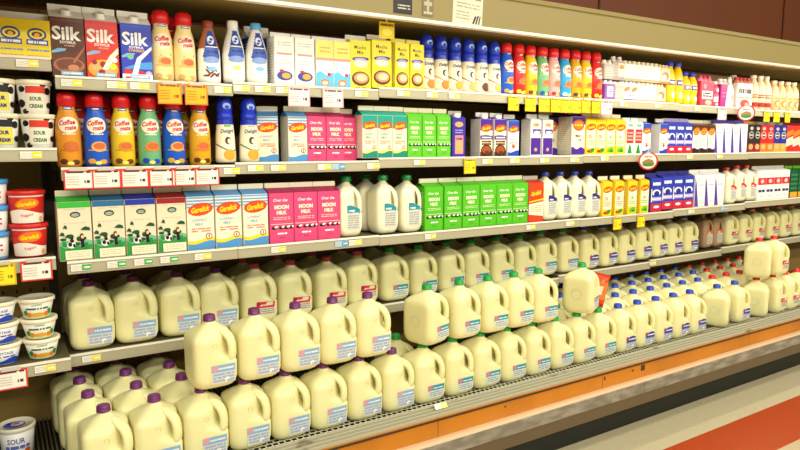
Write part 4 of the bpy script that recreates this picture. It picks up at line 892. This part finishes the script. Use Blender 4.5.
hang('card_pink', [607.5, 724], 1, '', ['under the purple yogurt pack', 'under the magenta drink pack'])
hang('card_yellow', [769, 779, 790], 1, 'under the cream and peach bottles')
hang('card_round', [748], 1, '', ['on the top rail'])
hang('card_red', [78, 106, 134.5, 162, 184, 207], 2, 'on the second rail')
hang('card_yellow', [470], 2, '', ['below the purple carton with pink panel'])
hang('card_round', [648], 2, '', ['on the second rail'])
hang('card_yellow', [616.5, 640], 3, 'below yellow cartons')
hang('st_yellow', [72, 117, 140, 223, 242, 263, 284, 362, 404, 433, 455, 625, 660, 700], 1, 'on the top rail')
hang('st_yellow', [232, 256, 279, 325, 374, 420, 488, 515, 545, 575, 605, 690, 720], 2, 'on the second rail')
hang('st_blue', [339], 2, '', ['below slim pink cartons'])
hang('st_green', [80, 116, 143, 169], 3, 'on the third rail')
hang('st_yellow', [203, 279, 356, 431, 531, 570, 690], 3, 'on the third rail')
hang('st_blue', [342, 722], 3, '', ['below the first green-capped half-gallon jug', 'below the red-capped half-gallon jugs'])
hang('st_yellow', [90, 440, 650], 4, 'on the fourth rail')
place('st_yellow', at(438, 409, 2.02), 2.0, H - 1.041, 0, 'small white and yellow price sticker stuck on the metal sill below the jugs').rotation_euler = (math.radians(-35), 0, 0)
for key, x, z, note in (('card_red', .085, LZ[2], 'below the red tubs'), ('card_yellow', -.006, LZ[2], 'at the corner below red tubs'), ('card_red', -.005, LZ[3], 'below the cottage cheese cups'), ('st_yellow', .10, LZ[0], 'below the yellow eggnog'), ('st_yellow', .093, LZ[1], 'below the sour cream'), ('st_yellow', .09, LZ[3], 'below the green cottage cheese')):
    k = PROTO[key]; place(key, x, 2.309 if key[:2] != 'st' else 2.3125, H + z - (.004 if key[:2] != 'st' else .019), 0, k.desc + ' ' + note, 'price cards beside the tubs')

# ---- notices on the canopy
def notice(name, label, x, z, w, h, base, art, tilt=0):
    root = empty(name); b = MB(); b.box(-w / 2, w / 2, 0, .0015, -h / 2, h / 2, M(base, .5)); a = Art(b, lambda u, v, l: (u, -l, v)); art(a, w, h); b.build('sheet', root)
    c = MB(); 
    for s in (-1, 1): c.box(s * w * .36 - .008, s * w * .36 + .008, -.001, 0, h / 2 - .012, h / 2 - .002, M('e0d8c0', .3))
    c.build('tape', root)
    root.location = (x, 1.996, H + z); root.rotation_euler = (0, tilt, 0); tag(root, label, 'sign')
notice('canopy_notice', 'small black notice with pale lettering on the canopy', at(403, 4, 1.996), .503, .078, .075, '2a2620', lambda a, w, h: (a.lines(-w * .3, -h * .32, w * .4, -h * .05, 2, 'c8c0a8', .45, 2), a.rect(-w * .46, h * .1, -w * .1, h * .3, '5a5648')))
notice('canopy_notice', 'olive notice with pale cross beside the black notice', at(428, 4, 1.996), .51, .05, .085, '7c7048', lambda a, w, h: (a.rect(-w * .1, -h * .4, w * .1, h * .4, 'b8ac88'), a.rect(-w * .36, -h * .06, w * .36, h * .1, 'b8ac88'), a.lines(-w * .4, -h * .44, w * .4, -h * .28, 1, 'c8bc98', .6)))
notice('canopy_notice', 'white paper notice with printed lines and striped drawing on the canopy', at(468, 10, 1.996), .51, .142, .125, 'e2d8b8', lambda a, w, h: (a.lines(-w * .42, h * .3, w * .44, h * .42, 1, '8a8264', .7, 4), a.lines(-w * .4, h * .02, w * .4, h * .22, 2, 'a8a080', .4, 4), a.lines(-w * .4, -h * .32, w * .06, -h * .04, 3, 'a8a080', .35, 2), a.poly([(w * .16, -h * .38), (w * .22, -h * .38), (w * .3, -h * .16), (w * .24, -h * .14)], '2a2a24'), a.poly([(w * .26, -h * .38), (w * .31, -h * .38), (w * .38, -h * .12), (w * .33, -h * .12)], '2a2a24'), a.poly([(w * .36, -h * .38), (w * .4, -h * .38), (w * .44, -h * .12), (w * .4, -h * .14)], '2a2a24')), .05)
tk = empty('shelf_talker'); b = MB(); b.box(-.036, .036, 0, .0015, -.065, 0, M('e8d018', .5)); a = Art(b, lambda u, v, l: (u, -l, v)); a.rect(-.036, -.018, .036, -.004, 'c8a80c'); a.lines(-.03, -.016, .03, -.006, 1, '5a4a0c', .7, 2); a.ell(0, -.04, .024, .014, 'f4e664'); b.build('talker_card', tk)
c = MB(); c.box(-.004, .004, .0015, .004, -.02, .018, M('c8c0a0', .3)); c.build('hanger', tk)
tk.location = (1.38, 2.3, H + .495); tag(tk, 'yellow advertising card hanging above the bright yellow creamer cartons', 'sign')

# ================================================================== THE ROOM
def struct(name, mb):
    o = mb.build(name); o['kind'] = 'structure'; return o
def floor_mat():
    m = bpy.data.materials.new('vinyl_floor_tiles'); m.use_nodes = True
    nt = m.node_tree; b = nt.nodes['Principled BSDF']; b.inputs['Roughness'].default_value = .35
    tc = nt.nodes.new('ShaderNodeTexCoord'); sp = nt.nodes.new('ShaderNodeSeparateXYZ'); nt.links.new(tc.outputs['Object'], sp.inputs['Vector'])
    r = nt.nodes.new('ShaderNodeValToRGB'); r.color_ramp.interpolation = 'CONSTANT'
    mr = nt.nodes.new('ShaderNodeMapRange'); mr.inputs['From Min'].default_value = 0; mr.inputs['From Max'].default_value = 3
    nt.links.new(sp.outputs['Y'], mr.inputs['Value']); nt.links.new(mr.outputs['Result'], r.inputs['Fac'])
    e = r.color_ramp.elements; e[0].position = 0; e[0].color = rgb('d8c096'); e[1].position = 1.507 / 3; e[1].color = rgb('c04a1c')
    n = e.new(1.797 / 3); n.color = rgb('d6c8a0')
    no = nt.nodes.new('ShaderNodeTexNoise'); no.inputs['Scale'].default_value = 45; no.inputs['Detail'].default_value = 5
    nt.links.new(tc.outputs['Object'], no.inputs['Vector'])
    mx = nt.nodes.new('ShaderNodeMix'); mx.data_type = 'RGBA'; mx.blend_type = 'MULTIPLY'; mx.inputs['Factor'].default_value = .25
    nt.links.new(r.outputs['Color'], mx.inputs['A']); nt.links.new(no.outputs['Color'], mx.inputs['B']); nt.links.new(mx.outputs['Result'], b.inputs['Base Color'])
    return m
fl = MB(); fl.box(-3, 9, -2.5, 3.0, -.05, 0, floor_mat()); struct('floor', fl)
wl = MB(); wl.box(-3, 9, 2.9, 3.0, 0, 4.2, M('6e340a', .55, 0, .1, 2)); struct('wall_back', wl)
tr = MB()
for x in (.9, at(600, 5, 2.892), 5.5): tr.box(x - .006, x + .006, 2.892, 2.9, 2.06, 4.2, M('4a220c', .5))
struct('trim_1', tr)

# ================================================================== LIGHT
def area(name, loc, rot, sx, sy, power, col):
    l = bpy.data.lights.new(name, 'AREA'); l.shape = 'RECTANGLE'; l.size = sx; l.size_y = sy; l.energy = power; l.color = col
    o = bpy.data.objects.new(name, l); o.location = loc; o.rotation_euler = rot; COL.objects.link(o)
WARM = (1, .97, .86)
for y, pw in ((.6, 40), (-1.6, 75), (-3.6, 130)):
    for x in (-1.0, 2.2, 5.4): area('ceiling_fluorescent', (x, y, 3.5), (0, 0, 0) if y > 0 else (math.radians(25), 0, 0), 2.4, .3, pw, WARM)
for x, sx, pw in ((1.0, 1.5, 4), (2.9, 2.2, 10), (5.1, 2.0, 12)): area('canopy_lamp', (x, 2.1, H + .44), (math.radians(28), 0, 0), sx, .04, pw, (1, .97, .84))
wd = bpy.data.worlds.new('shop_ambient'); SC.world = wd; wd.use_nodes = True
wd.node_tree.nodes['Background'].inputs['Color'].default_value = (1, .93, .78, 1); wd.node_tree.nodes['Background'].inputs['Strength'].default_value = .28

# ================================================================== CAMERA
cd = bpy.data.cameras.new('camera'); cam = bpy.data.objects.new('camera', cd); COL.objects.link(cam)
cd.sensor_width = 36; cd.lens = 36 * F_PX / 800; cam.location = (0, 0, H)
cam.rotation_euler = (PI / 2 - PITCH, 0, -(PI / 2 - HEAD)); SC.camera = cam
# prototypes that found no place are taken away again
for key, k in PROTO.items():
    if key not in USED:
        for o in list(k.root.children_recursive) + [k.root]: bpy.data.objects.remove(o)
SC.view_settings.view_transform = 'Standard'; SC.view_settings.look = 'None'; SC.view_settings.gamma = 1; SC.view_settings.exposure = -0.4
SC.view_settings.use_curve_mapping = False
